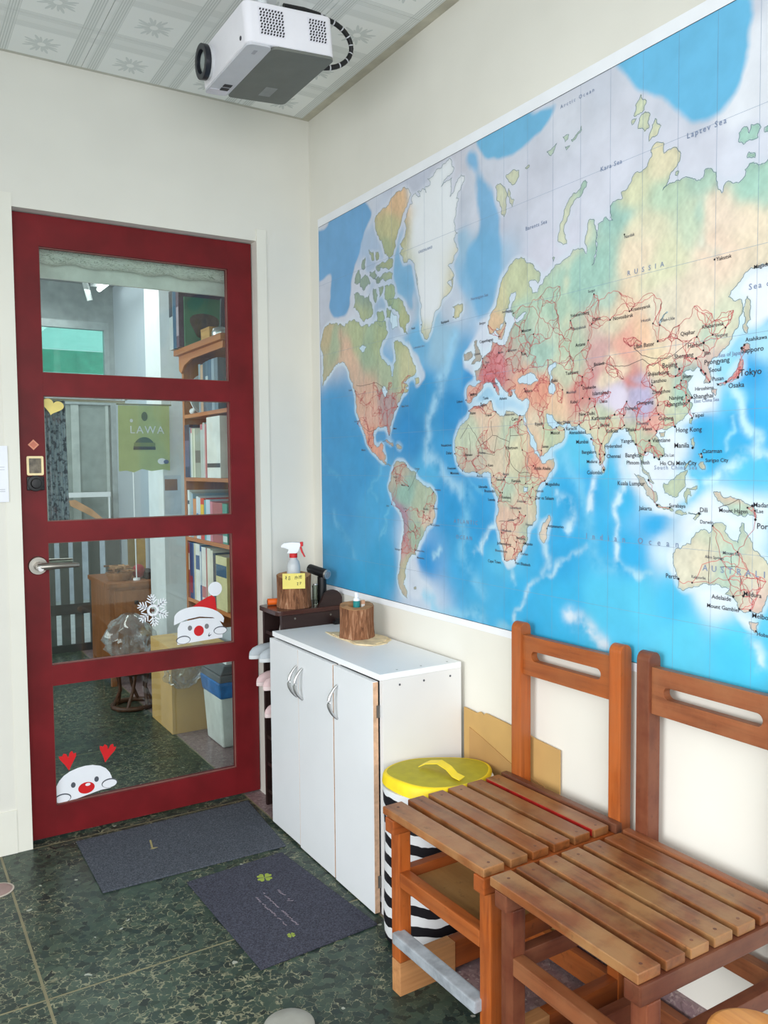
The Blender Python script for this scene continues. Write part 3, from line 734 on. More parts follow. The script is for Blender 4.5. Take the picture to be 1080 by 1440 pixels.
'strokes':[[[[913,1606],[860,1511],[812,1432],[767,1350],[766,1264],[857,1211],[944,1161]],16,150,200,230,0.8],[[[960,1161],[943,1059],[959,958],[1040,887]],18,120,195,232,0.7],[[[1370,1256],[1413,1188],[1432,1088],[1464,1006],[1530,996]],14,120,200,235,0.6],[[[1544,1237],[1544,1180],[1533,1092],[1529,1006]],7,200,230,244,0.9],[[[1341,1161],[1382,1124],[1371,1082]],9,190,225,242,0.9],[[[1456,1238],[1456,1195],[1443,1135]],8,205,230,244,0.9],[[[1432,1037],[1372,999],[1299,950],[1222,891],[1175,830]],6,170,215,238,0.8],[[[1286,1034],[1280,956]],9,180,220,240,0.8],[[[1383,871],[1440,850],[1494,819]],15,215,230,242,0.95],[[[1090,1075],[1053,1035],[999,978]],6,190,225,242,0.8],[[[1534,1007],[1617,993]],7,170,220,240,0.8],[[[1823,1374],[1833,1343],[1847,1304],[1870,1285],[1859,1253],[1828,1242],[1802,1221],[1767,1196]],9,190,230,244,0.85],[[[1813,1324],[1801,1260]],4,150,215,240,0.7],[[[1859,1253],[1893,1248]],8,190,230,244,0.7],[[[802,1136],[765,1157]],5,150,210,235,0.5],[[[837,989],[808,965]],8,170,215,238,0.7],[[[537,1058],[491,985],[603,1130]],5,110,190,225,0.6],[[[322,922],[167,1065]],12,110,185,222,0.5],[[[88,1274],[224,1170]],8,90,175,215,0.5],[[[761,841],[907,807],[1040,807]],14,150,210,236,0.6],[[[1102,797],[1203,804]],12,150,212,238,0.6],[[[518,1245],[424,1149],[471,1126]],6,110,190,225,0.4],[[[1870,894],[1893,858]],9,210,235,246,0.8],[[[910,1262],[1041,1163]],5,100,185,226,0.5],[[[1161,959],[1184,914]],7,170,218,240,0.8]],
'labels':[["Beijing",1649,1434,1693,1428,14],["Shenyang",1680,1450,1734,1445,12],["Harbin",1713,1468,1751,1474,12],["Jilin",1753,1449,1751,1459,10],["Pyongyang",1753,1430,1746,1420,13],["Seoul",1765,1414,1756,1412,12],["Pusan",1772,1396,1767,1395,11],["Tokyo",1833,1400,1830,1398,17],["Osaka",1809,1379,1804,1392,13],["Sapporo",1837,1443,1837,1453,13],["Asahikawa",1845,1464,1843,1458,10],["Hiroshima",1732,1380,1786,1388,10],["Shanghai",1728,1364,1725,1367,13],["Nanjing",1668,1366,1711,1373,11],["Hangzhou",1663,1353,1718,1361,12],["Zhengzhou",1623,1382,1681,1391,10],["Shijiazhuang",1611,1421,1684,1414,11],["Lanzhou",1621,1405,1623,1401,11],["Jinan",1702,1408,1698,1404,10],["Chongqing",1581,1362,1639,1357,10],["Guiyang",1641,1325,1641,1338,11],["Kunming",1581,1318,1618,1328,9],["Taipei",1726,1327,1726,1326,11],["Hong Kong",1686,1298,1684,1310,13],["Hanoi",1599,1305,1636,1303,10],["Dhaka",1551,1305,1547,1319,11],["Vientiane",1625,1279,1617,1283,12],["Manila",1682,1266,1728,1265,14],["Catarman",1751,1254,1749,1253,11],["Surigao City",1759,1236,1751,1246,10],["Bangkok",1550,1248,1606,1258,13],["Phnom Penh",1554,1232,1631,1247,12],["Ho Chi Minh City",1646,1230,1644,1243,12],["Da Lat",1657,1248,1653,1250,9],["Kuala Lumpur",1528,1186,1616,1198,13],["Jakarta",1591,1133,1640,1145,12],["Surabaya",1671,1142,1673,1141,11],["Dili",1747,1135,1746,1132,13],["Darwin",1748,1112,1778,1109,10],["Mount Hagen",1792,1137,1855,1148,11],["Madang",1867,1150,1865,1152,12],["Lae",1874,1139,1871,1143,10],["Port Moresby",1875,1109,1872,1126,15],["Perth",1664,992,1697,993,13],["Adelaide",1778,963,1827,973,12],["Mildura",1849,978,1849,977,12],["Mount Gambier",1767,944,1840,951,11],["Melbourne",1868,938,1864,951,13],["Hobart",1879,905,1877,913,10],["Alice Springs",1761,1043,1798,1044,8],["Mount Isa",1802,1054,1835,1061,9],["Kalgoorlie",1729,999,1731,989,8],["Colombo",1434,1210,1487,1220,12],["Chennai",1495,1247,1489,1255,12],["Madurai",1433,1236,1476,1238,10],["Bangalore",1417,1258,1473,1256,11],["Hyderabad",1489,1270,1480,1280,11],["Mumbai",1398,1282,1447,1292,12],["Ahmadabad",1375,1305,1444,1314,11],["Karachi",1365,1315,1408,1327,11],["Muscat",1311,1307,1358,1317,11],["Abu Dhabi",1333,1331,1331,1324,10],["Riyadh",1254,1331,1285,1324,11],["Sanaa",1280,1275,1278,1268,10],["New Delhi",1407,1347,1457,1366,11],["Kathmandu",1448,1335,1518,1344,12],["Bhopal",1475,1319,1471,1316,10],["Kolkata",1493,1304,1535,1312,11],["Yangon",1537,1280,1580,1276,12],["Thimphu",1547,1352,1545,1341,10],["Lhasa",1473,1373,1553,1371,10],["Islamabad",1450,1392,1441,1385,12],["Dushanbe",1419,1408,1416,1418,10],["Kabul",1379,1378,1419,1388,10],["Mashhad",1365,1402,1352,1413,9],["Tashkent",1362,1447,1418,1438,11],["Bishkek",1454,1459,1450,1451,10],["Astana",1395,1510,1436,1520,11],["Ulan Bator",1572,1484,1637,1492,12],["Baku",1313,1434,1308,1431,11],["Omsk",1449,1562,1447,1556,10],["Novosibirsk",1512,1554,1503,1557,11],["Krasnoyarsk",1563,1566,1559,1567,10],["Yekaterinburg",1378,1581,1378,1574,10],["Chelyabinsk",1383,1550,1380,1557,9],["Norilsk",1543,1727,1543,1736,9],["Surgut",1435,1629,1453,1623,8],["Yakutsk",1778,1629,1774,1633,10],["Qiqihar",1695,1495,1735,1488,11],["Khabarovsk",1747,1502,1801,1497,10],["Hegang",1778,1481,1772,1487,9],["Irkutsk",1591,1538,1624,1531,9],["Ulan-Ude",1644,1531,1642,1525,9],["Magadan",1860,1597,1886,1601,10],["Copenhagen",1030,1565,1112,1572,11],["Moscow",1203,1570,1248,1560,10],["Kiev",1203,1512,1203,1520,10],["Ankara",1214,1417,1214,1427,10],["Athens",1115,1405,1161,1412,10],["Cairo",1164,1348,1203,1349,11],["Alexandria",1135,1362,1197,1360,9],["Tripoli",1054,1365,1100,1375,10],["Algiers",1032,1393,1036,1402,10],["Tunis",1045,1411,1079,1405,10],["Rabat",988,1374,981,1384,10],["Khartoum",1141,1274,1206,1271,11],["Kano",1066,1229,1060,1231,10],["Niamey",1026,1264,1022,1257,9],["Bamako",964,1259,968,1251,10],["Nouakchott",847,1288,921,1284,10],["Dakar",872,1265,914,1266,11],["Freetown",879,1221,931,1231,10],["Monrovia",893,1207,951,1217,10],["Accra",1016,1200,1016,1213,10],["Yaounde",1099,1191,1090,1204,10],["Bangui",1129,1206,1138,1201,9],["Kampala",1164,1188,1219,1185,10],["Addis Ababa",1252,1220,1249,1230,11],["Mogadishu",1293,1181,1291,1193,11],["Nairobi",1257,1164,1246,1176,9],["Dar es Salaam",1257,1146,1257,1146,11],["Libreville",1025,1170,1081,1185,10],["Brazzaville",1050,1159,1117,1159,10],["Kinshasa",1123,1144,1126,1159,10],["Luanda",1066,1136,1108,1134,10],["Dodoma",1186,1136,1238,1149,9],["Antananarivo",1301,1078,1299,1074,10],["Lusaka",1149,1086,1189,1096,9],["Harare",1219,1077,1219,1103,9],["Lubumbashi",1158,1118,1195,1111,9],["Windhoek",1123,1056,1123,1052,9],["Pretoria",1183,1039,1189,1042,10],["Maputo",1214,1027,1211,1030,10],["Johannesburg",1105,1020,1183,1032,10],["Cape Town",1065,968,1135,981,11],["Port Elizabeth",1178,973,1178,983,10],["Durban",1200,1000,1203,1009,9],["Bloemfontein",1096,1000,1175,1013,9],["Reykjavik",850,1644,910,1655,10],["Nuuk",693,1650,747,1657,9],["Lisbon",925,1410,968,1415,10],["Madrid",988,1425,1001,1430,10],["London",1005,1535,1042,1523,9],["Paris",1055,1507,1055,1497,9],["Berlin",1109,1527,1112,1530,9],["Rome",1085,1448,1094,1440,9],["Warsaw",1152,1527,1152,1529,9],["Stockholm",1126,1631,1141,1603,8],["Helsinki",1144,1628,1172,1624,8],["Bergen",1030,1615,1067,1608,9],["Brasilia",752,1098,756,1091,9],["Salvador",802,1102,809,1111,8],["Fortaleza",813,1158,806,1153,8],["Rio de Janeiro",790,1052,786,1073,8],["Buenos Aires",712,968,704,974,8],["Santiago",588,962,626,967,9],["Lima",538,1100,569,1108,8],["La Paz",641,1095,653,1089,8],["Bogota",583,1194,596,1185,8],["Caracas",707,1221,659,1235,8],["Manaus",629,1169,670,1168,8],["Montevideo",716,946,708,970,8],["New York",633,1416,612,1420,9],["Mexico",379,1284,446,1293,9],["Los Angeles",332,1384,352,1378,8],["Seattle",294,1494,339,1491,8],["Miami",585,1349,559,1332,8]],
'basins':[[[[1484,2120],[1813,2112],[1851,2104],[1849,2015],[1824,1950],[1793,1919],[1762,1904],[1734,1905],[1694,1933],[1664,1966],[1618,2012],[1560,2061]],106,182,220,1,4],[[[1007,2105],[1342,2100],[1318,2075],[1275,2051],[1234,2041],[1189,2033],[1141,2034],[1104,2039],[1053,2051],[1032,2074]],112,176,212,1,3],[[[956,2085],[1007,2101],[1029,2056],[1074,1978],[1121,1891],[1132,1806],[1109,1728],[1079,1640],[1021,1619],[1005,1671],[1005,1729],[964,1766],[974,1832],[1019,1860],[1025,1935],[1010,2015]],112,172,212,0.9,5],[[[25,2096],[434,2103],[470,2059],[404,2006],[344,1925],[318,1858],[311,1786],[270,1759],[206,1759],[148,1801],[167,1886],[178,1922],[134,1923],[83,1915],[20,1927]],104,158,203,1,3],[[[647,1835],[679,1823],[709,1699],[677,1713],[646,1788]],118,170,206,0.8,3],[[[1544,1269],[1558,1229],[1583,1175],[1628,1127],[1702,1106],[1717,1112],[1684,1144],[1728,1163],[1745,1193],[1727,1210],[1692,1204],[1674,1229],[1692,1251],[1682,1288],[1654,1311],[1717,1323],[1767,1349],[1783,1369],[1767,1384],[1724,1423],[1698,1419],[1708,1367],[1626,1297],[1646,1236],[1588,1252]],228,238,246,0.95,4],[[[1717,1112],[1729,1079],[1703,1062],[1672,1066],[1671,1026],[1686,980],[1704,1014],[1771,1107],[1836,1100],[1869,1116],[1850,1137],[1787,1148],[1751,1124]],232,241,248,0.95,4],[[[1695,972],[1731,970],[1748,981],[1790,980],[1822,954],[1846,926],[1870,905],[1887,925],[1838,947],[1806,988],[1756,997]],230,240,248,0.95,3],[[[684,943],[699,911],[723,887],[762,874],[807,862],[780,837],[722,820],[674,823],[650,849],[663,907]],212,222,235,0.95,3],[[[1857,1601],[1915,1597],[1930,1518],[1881,1500],[1847,1481],[1837,1520],[1809,1551],[1835,1580]],236,239,246,1,4],[[[660,1623],[731,1567],[768,1503],[737,1470],[698,1462],[730,1503],[691,1550]],200,210,224,0.9,3],[[[1079,1640],[1043,1611],[995,1576],[962,1540],[956,1511],[1004,1483],[1073,1527],[1094,1563]],208,216,230,0.9,4],[[[1117,992],[1146,955],[1189,984]],214,230,242,0.9,2],[[[1445,1254],[1445,1213],[1485,1208],[1497,1246]],214,234,244,0.8,4]],
'sea':[["Laptev Sea",1705,1887,13,1.3],["Kara Sea",1471,1892,12,1.2],["Barents Sea",1218,1822,11,1.2],["Sea of Okhotsk",1850,1560,13,1.3],["South China Sea",1631,1221,10,1.3],["Indian Ocean",1432,1059,15,2.6],["Sea of Japan",1786,1441,9,1],["AUSTRALIA",1756,1017,14,2.0],["RUSSIA",1552,1645,12,2.4],["East China Sea",1730,1356,8,1],["Norwegian Sea",992,1687,9,1.1],["GREENLAND",734,1871,9,1.2],["Labrador Sea",704,1590,8,1.1],["ATLANTIC",909,1067,13,1.6],["OCEAN",919,1022,13,1.6],["Arctic Ocean",1342,2077,10,1.6]],
'dense':[[1103,1505,70,70],[1073,1480,45,45],[556,1428,75,60],[453,1423,90,40],[670,1475,40,14],[1203,1426,60,26],[1295,1397,60,30],[1473,1319,80,30],[1681,1369,100,45],[1749,1477,90,22],[1815,1394,35,14],[1161,1034,70,28],[1010,1237,70,24],[1161,1231,120,20],[1230,1185,60,14],[764,1070,70,22],[664,986,60,20],[605,1210,40,14],[1861,969,60,18],[1439,1436,90,26],[1269,1540,120,30],[1585,1522,110,24],[1617,1313,70,20],[442,1329,30,14],[1369,1561,110,20],[1189,1514,70,24],[1026,1426,45,20],[1103,1354,90,10],[1644,1402,60,12],[1405,1381,60,18]],
'borders':[[[978,1347],[1035,1288],[1085,1313],[1079,1352]],[[1085,1313],[1103,1311],[1155,1294],[1158,1348]],[[1158,1309],[1208,1309]],[[1035,1288],[1041,1266],[1093,1258],[1105,1311]],[[1155,1294],[1146,1259],[1166,1231],[1197,1212],[1233,1212]],[[978,1347],[941,1308]],[[981,1325],[987,1267]],[[1233,1258],[1225,1230],[1236,1221]],[[1111,1082],[1166,1087],[1197,1096]],[[1108,1136],[1161,1135],[1158,1158]],[[238,1734],[240,1616]],[[345,1510],[478,1508],[527,1485]],[[390,1366],[438,1348],[475,1353]],[[1772,1086],[1771,990]],[[1796,1028],[1838,1032]],[[1821,1057],[1823,1031]],[[1842,1015],[1842,980]],[[1790,1145],[1836,1164],[1837,1133]],[[1572,1485],[1595,1467],[1662,1452],[1697,1470],[1723,1484]],[[1439,1452],[1483,1464],[1546,1449],[1596,1459],[1625,1441],[1671,1458]],[[666,1154],[727,1221]],[[644,1053],[705,1023]]]}

# ------------------------------------------------------------------ world map on the right wall
MS0, MZ0, MZ1, MS1 = .0785, .7925, 2.1085, 2.30


def np_blur(a, r):
    for _ in range(3):
        for ax in (0, 1):
            pad = [(0, 0), (0, 0)]
            pad[ax] = (r + 1, r)
            p = np.cumsum(np.pad(a, pad, mode='edge'), axis=ax)
            n = a.shape[ax]
            hi = np.take(p, np.arange(2 * r + 1, 2 * r + 1 + n), axis=ax)
            lo = np.take(p, np.arange(0, n), axis=ax)
            a = (hi - lo) / (2 * r + 1)
    return a


def upsample(a, shape):
    h, w = shape
    yi = np.linspace(0, a.shape[0] - 1.001, h)
    xi = np.linspace(0, a.shape[1] - 1.001, w)
    y0, x0 = yi.astype(int), xi.astype(int)
    fy, fx = (yi - y0)[:, None], (xi - x0)[None, :]
    if a.ndim == 3:
        fy, fx = fy[..., None], fx[..., None]
    A, Bq = a[y0][:, x0], a[y0][:, x0 + 1]
    C, D = a[y0 + 1][:, x0], a[y0 + 1][:, x0 + 1]
    return (A * (1 - fx) + Bq * fx) * (1 - fy) + (C * (1 - fx) + D * fx) * fy


def vnoise(rng, shape, cells, octs=4):
    out = np.zeros(shape)
    amp = 1.0
    for o in range(octs):
        n = cells * 2 ** o
        out += amp * upsample(rng.random((int(n * shape[0] / shape[1]) + 3, n + 3)) - .5, shape)
        amp *= .55
    return out


def rough_line(pts, rng, closed=True, amp=.16, minlen=7):
    """break straight runs of a coastline by midpoint displacement"""
    p = [np.array(q, float) for q in pts]
    for _ in range(3):
        o = []
        n = len(p)
        for i in range(n if closed else n - 1):
            a, b = p[i], p[(i + 1) % n]
            o.append(a)
            d = b - a
            l = np.hypot(*d)
            if l > minlen:
                o.append((a + b) / 2 + np.array((-d[1], d[0])) * rng.uniform(-amp, amp))
        if not closed:
            o.append(p[-1])
        p = o
    return p


def fill(mask, poly, s0, z0, st):
    P = np.array(poly)
    X, Y = (P[:, 0] - s0) / st, (P[:, 1] - z0) / st
    X2, Y2 = np.roll(X, -1), np.roll(Y, -1)
    h, w = mask.shape
    for r in range(max(0, int(np.floor(Y.min()))), min(h, int(np.ceil(Y.max())) + 1)):
        c = (Y <= r) != (Y2 <= r)
        if not c.any():
            continue
        xs = np.sort(X[c] + (r - Y[c]) / (Y2[c] - Y[c]) * (X2[c] - X[c]))
        for a, b in zip(xs[::2], xs[1::2]):
            i0, i1 = max(0, int(math.ceil(a))), min(w - 1, int(math.floor(b)))
            if i1 >= i0:
                mask[r, i0:i1 + 1] = 1


def build_map():
    rng = np.random.default_rng(5)
    st = 2.7
    s0, z0 = MS0 * 1000, MZ0 * 1000
    w, h = int((MS1 - MS0) * 1000 / st) + 1, int((MZ1 - MZ0) * 1000 / st) + 1
    land = np.zeros((h, w))
    coasts = []
    for p in MAP['land']:
        q = rough_line(p, rng, True, .2, 5)
        coasts.append(q)
        fill(land, q, s0, z0, st)
    wm = np.zeros((h, w))
    for p in MAP['water']:
        q = rough_line(p, rng)
        coasts.append(q)
        fill(wm, q, s0, z0, st)
    land = land * (1 - wm)
    # interpolated colours on a coarse grid
    hc, wc = h // 4, w // 4
    gz, gs = np.meshgrid(np.linspace(z0, z0 + (h - 1) * st, hc), np.linspace(s0, s0 + (w - 1) * st, wc), indexing='ij')
    wz = vnoise(rng, (hc, wc), 16, 3) * 46
    ws = vnoise(rng, (hc, wc), 16, 3) * 46

    def shepard(pts, pw, warp=1.0):
        num = np.zeros((hc, wc, 3))
        den = np.zeros((hc, wc))
        for s, z, r, g, b in pts:
            k = 1.0 / ((((gs + ws * warp - s) ** 2 + (gz + wz * warp - z) ** 2) / 900.0 + .25) ** pw)
            num += k[..., None] * np.array((L1(r), L1(g), L1(b)))
            den += k
        return upsample(num / den[..., None], (h, w))
    sea = shepard(MAP['seac'], 2.3, .7)
    lc = shepard(MAP['landc'], 2.6, .8)
    fs, fz = s0 + np.arange(w) * st, z0 + np.arange(h) * st
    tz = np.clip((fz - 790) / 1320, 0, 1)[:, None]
    fine = vnoise(rng, (h, w), 60, 5)
    streak = vnoise(rng, (h, w), 26, 5)
    # basins and shelves with soft, ragged edges
    for pts, r, g, b, al, soft in MAP['basins']:
        k = np.zeros((h, w))
        fill(k, rough_line(pts, rng, True, .12, 16), s0, z0, st)
        k = np_blur(k, soft)
        k = np.clip((k + streak * .5 * k * (1 - k) * 4 - .5) * 2.2 + .5, 0, 1)[..., None] * al
        sea = sea * (1 - k) + np.array((L1(r), L1(g), L1(b))) * k
    # ridges
    for pts, wd, r, g, b, al in MAP['strokes']:
        wd = wd * 1.25
        P = np.array(rough_line(pts, rng, False, .22, 24))
        i0, i1 = np.searchsorted(fs, (P[:, 0].min() - 3 * wd, P[:, 0].max() + 3 * wd))
        k0, k1 = np.searchsorted(fz, (P[:, 1].min() - 3 * wd, P[:, 1].max() + 3 * wd))
        if i1 <= i0 or k1 <= k0:
            continue
        SS, ZZ = np.meshgrid(fs[i0:i1], fz[k0:k1])
        SS = SS + streak[k0:k1, i0:i1] * 22
        ZZ = ZZ + fine[k0:k1, i0:i1] * 22
        d = np.full(SS.shape, 1e9)
        for a, c in zip(P, P[1:]):
            ab = c - a
            tt = np.clip(((SS - a[0]) * ab[0] + (ZZ - a[1]) * ab[1]) / (ab @ ab + 1e-9), 0, 1)
            d = np.minimum(d, np.hypot(SS - a[0] - tt * ab[0], ZZ - a[1] - tt * ab[1]))
        k = (np.exp(-(d / wd) ** 2) * al * np.clip(1 + fine[k0:k1, i0:i1] * 1.6, 0, 1.25))[..., None]
        k = np.clip(k, 0, 1)
        sea[k0:k1, i0:i1] = sea[k0:k1, i0:i1] * (1 - k) + np.array((L1(r), L1(g), L1(b))) * k
    sea *= (1 + .09 * fine + .07 * streak)[..., None]
    # pale shelf along the coasts
    halo = np_blur(land, 4) + streak * .10 + .05 * fine
    halo = np.clip((halo - .10) * 6.0, 0, 1) * .8 + np.clip(np_blur(land, 9) * 1.2, 0, 1) * .2
    halo = np.clip(halo, 0, 1)[..., None]
    north = np.clip((fz - 1500) / 350, 0, 1)[:, None, None]
    shelf = np.array((L1(214), L1(232), L1(242))) * (1 - north) + np.array((L1(206), L1(210), L1(222))) * north
    sea = sea * (1 - halo * .72) + shelf * halo * .72
    for pts, r, g, b, al, soft in MAP['patches']:
        k = np.zeros((h, w))
        fill(k, rough_line(pts, rng, True, .25, 9), s0, z0, st)
        k = np.clip(np_blur(k, soft) * (1 + .5 * fine), 0, 1)[..., None] * al
        lc = lc * (1 - k) + np.array((L1(r), L1(g), L1(b))) * k
    hill = np.gradient(fine, axis=1) * .9 + np.gradient(streak, axis=0) * .5
    ice = np.clip((lc.min(axis=2) - .52) / .12, 0, 1)
    g3 = lc @ np.array((.3, .55, .15))
    lc0 = lc
    lc = lc * .76 + g3[..., None] * np.array((1.03, 1.0, .92)) * .12 + np.array((L1(231), L1(226), L1(212))) * .12
    lc = lc * (1 - ice[..., None]) + lc0 * ice[..., None]
    lc = lc * np.clip(1 + (.08 * fine + .06 * streak + hill) * (1 - ice * .9), .8, 1.15)[..., None]
    inland = np_blur(land, 2)[..., None]
    lc = lc * (.86 + .14 * np.clip(inland * 1.6 - .6, 0, 1))
    col = np.where(land[..., None] > .5, lc, sea)
    lake = np.array((L1(200), L1(222), L1(236)))
    col = np.where(wm[..., None] > .5, lake, col)
    ink_tone = (1.12 + .14 * (fs[None, :] - 80) / 1820) * (1 - tz) + (.86 + .12 * (fs[None, :] - 80) / 1820) * tz  # estimated light falloff on the wall; dividing by it lightens the print upwards
    col = np.clip(col / ink_tone[..., None], 0, .9)
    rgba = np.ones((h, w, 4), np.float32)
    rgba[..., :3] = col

    t = thing('world_map', 'large world map poster with white border fixed to the right wall', 'map', (0, 0, 0))
    obj('paper', B(-.003, -.0004, -MS1 - .03, -.071, .7725, 2.1385), plain((240, 242, 246), .55, 0, .01), t)
    # printed sheet
    x = -.0036
    co = np.zeros((h, w, 3), np.float32)
    co[..., 0] = x
    co[..., 1] = -(fs[None, :] / 1000)
    co[..., 2] = fz[:, None] / 1000
    me = bpy.data.meshes.new('map_print')
    idx = np.arange(h * w).reshape(h, w)
    f = np.stack((idx[:-1, :-1], idx[1:, :-1], idx[1:, 1:], idx[:-1, 1:]), -1).reshape(-1, 4)
    me.vertices.add(h * w)
    me.vertices.foreach_set('co', co.ravel())
    me.loops.add(f.size)
    me.loops.foreach_set('vertex_index', f.ravel().astype(np.int32))
    me.polygons.add(len(f))
    me.polygons.foreach_set('loop_start', np.arange(0, f.size, 4, dtype=np.int32))
    me.update(calc_edges=True)
    at = me.color_attributes.new('print', 'FLOAT_COLOR', 'POINT')
    at.data.foreach_set('color', rgba.ravel())
    m = NT('map_ink')
    an = m.n('ShaderNodeAttribute', attribute_name='print')
    m.base(an.outputs['Color'])
    m.set(.38, 0, .35)
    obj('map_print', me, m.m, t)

    def ribbons(lines, width, x, name, mat, closed):
        V, F = [], []
        for ln in lines:
            P = np.array(ln) / 1000.0
            if closed:
                P = np.vstack((P, P[:1]))
            P = P[np.concatenate(([True], np.hypot(*np.diff(P, axis=0).T) > 1e-5))]
            if len(P) < 2:
                continue
            d = np.gradient(P, axis=0)
            d /= np.hypot(d[:, 0], d[:, 1])[:, None] + 1e-9
            nrm = np.stack((-d[:, 1], d[:, 0]), 1) * width / 2
            b0 = len(V)
            for p, n in zip(P, nrm):
                for q in (p + n, p - n):
                    V.append((x, -min(max(q[0], MS0), MS1), min(max(q[1], MZ0), MZ1)))
            for i in range(len(P) - 1):
                k = b0 + 2 * i
                F.append((k, k + 1, k + 3, k + 2))
        me = bpy.data.meshes.new(name)
        me.from_pydata(V, [], F)
        obj(name, me, mat, t, kind='stuff')
    grat = []
    for i in range(-12, 14):
        s = 1500 + i * 91.7
        if MS0 * 1000 < s < MS1 * 1000:
            grat.append([(s, MZ0 * 1000), (s, MZ1 * 1000)])
    for z in (906, 1058, 1200, 1336, 1478, 1640, 1895):
        grat.append([(MS0 * 1000, z), (MS1 * 1000, z)])
    gm = plain((128, 150, 178), .5)
    ribbons(grat, .0006, -.00385, 'graticule', gm, False)
    ribbons(coasts, .0012, -.0040, 'coastline', plain((104, 132, 140), .5), True)
    ribbons([rough_line(b, rng, False, .06, 14) for b in MAP['borders']], .0012, -.0041, 'border_lines', plain((96, 88, 84), .5), False)
    # frame line round the print
    fr = [[(MS0 * 1000 + .5, MZ0 * 1000 + .5), (MS1 * 1000 - .5, MZ0 * 1000 + .5), (MS1 * 1000 - .5, MZ1 * 1000 - .5), (MS0 * 1000 + .5, MZ1 * 1000 - .5)]]
    ribbons(fr, .0022, -.0041, 'frame_line', plain((40, 52, 66), .5), True)
    # roads
    nodes = [(c[3], c[4]) for c in MAP['labels']]
    for s, z, r, n in MAP['dense']:
        k = 0
        for _ in range(n * 3):
            a, q = rng.uniform(0, 2 * PI), r * math.sqrt(rng.random())
            ps, pz = s + q * math.cos(a), z + q * math.sin(a)
            i, j = int((ps - s0) / st), int((pz - z0) / st)
            if 0 <= i < w and 0 <= j < h and land[j, i] > .5:
                nodes.append((ps, pz))
                k += 1
            if k >= n:
                break
    N = np.array(nodes)
    roads, seen = [], set()
    for i in range(len(N)):
        d = np.hypot(*(N - N[i]).T)
        for j in np.argsort(d)[1:5]:
            if d[j] > 90 or (j, i) in seen or (i, j) in seen:
                continue
            seen.add((i, j))
            mid = (N[i] + N[j]) / 2
            a, b = int((mid[0] - s0) / st), int((mid[1] - z0) / st)
            if 0 <= a < w and 0 <= b < h and land[b, a] > .5:
                roads.append(rough_line([N[i], N[j]], rng, False, .2, 7))
    ribbons(roads[::2], .0009, -.0042, 'road_lines', plain((186, 84, 92), .5), False)
    ribbons(roads[1::2], .0011, -.00425, 'road_lines', plain((206, 112, 110), .5), False)
    # towns
    tm = MB()
    for c in MAP['labels']:
        r = .0029 if c[5] >= 12 else .0022
        tm.poly([(-.0044, -(c[3] / 1000 + r * math.cos(k * PI / 3)), c[4] / 1000 + r * math.sin(k * PI / 3)) for k in range(6)][::-1])
    obj('town_dots', tm, plain((34, 30, 34), .5), t, kind='stuff')
    # names: read along -y on the wall
    R = Matrix(((0, 0, -1), (-1, 0, 0), (0, 1, 0)))

    def letters(items, name, mat, x):
        V, F = [], []
        for body, s, z, size, sp in items:
            me = text_mesh(body, size, 0, 'LEFT', sp, .006)
            b0 = len(V)
            for v in me.vertices:
                q = R @ v.co
                V.append((x, -s / 1000 + q.y, z / 1000 + q.z))
            for p in me.polygons:
                F.append([b0 + i for i in p.vertices])
            bpy.data.meshes.remove(me)
        me = bpy.data.meshes.new(name)
        me.from_pydata(V, [], F)
        obj(name, me, mat, t, kind='stuff')
    letters([(c[0], c[1], c[2], c[5] * .00106, 1.0) for c in MAP['labels'] if c[5] >= 10], 'place_names', plain((50, 48, 56), .5), -.0046)
    letters([(c[0], c[1], c[2], c[5] * .00105, 1.0) for c in MAP['labels'] if c[5] < 10], 'small_place_names', plain((96, 96, 104), .5), -.0046)
    letters([(c[0], c[1], c[2], c[3] * .00125, c[4]) for c in MAP['sea']], 'sea_names', plain((122, 138, 168), .5), -.0046)


build_map()

# ------------------------------------------------------------------ slatted school chairs
W1_FRAME = wood('orange_varnished_wood', (168, 86, 34), (128, 58, 22), (168, 100, 56), 2, .38, .35)
W1_SLAT = wood('worn_brown_slat_wood', (132, 76, 38), (90, 48, 22), (164, 124, 82), 1, .34, .52)
W1_DARK = wood('dark_brown_rail_wood', (96, 54, 38), (66, 36, 26), (122, 78, 54), 1, .4, .5)
W1_X = wood('orange_wood_front_to_back', (156, 78, 32), (118, 54, 22), (150, 90, 52), 0, .4, .35)
W1_Y = wood('orange_wood_crosswise', (160, 84, 36), (124, 58, 24), (168, 104, 60), 1, .4, .35)
W2_FRAME = wood('reddish_brown_wood', (102, 50, 32), (76, 34, 22), (140, 88, 60), 2, .4, .4)
W2_SLAT = wood('worn_reddish_slat_wood', (122, 70, 38), (86, 46, 24), (156, 120, 78), 1, .34, .6)
W2_X = wood('reddish_wood_front_to_back', (98, 50, 32), (74, 34, 22), (132, 84, 58), 0, .42, .4)
W2_Y = wood('reddish_wood_crosswise', (132, 76, 46), (100, 54, 32), (150, 100, 66), 1, .4, .45)
W_RAW_LIT = wood('lit_bare_wood', (186, 132, 84), (164, 110, 66), None, 0, .6)  # bare wood with the light on the runner's front put into the colour
W_PLY = wood('thin_plywood', (166, 120, 68), (140, 96, 52), (176, 136, 84), 1, .5, .5, .6)
M_GREYPAINT = plain((150, 156, 162), .5, 0, .12, 30)


def post(y0, y1, z1=.836):
    m = MB()
    r = .018
    pts = [(0, 0), (.036, 0)] + [(.018 + r * math.cos(a), z1 - r + r * math.sin(a)) for a in [PI * i / 8 for i in range(9)]]
    m.prism(pts, 1, y0, y1)
    return m


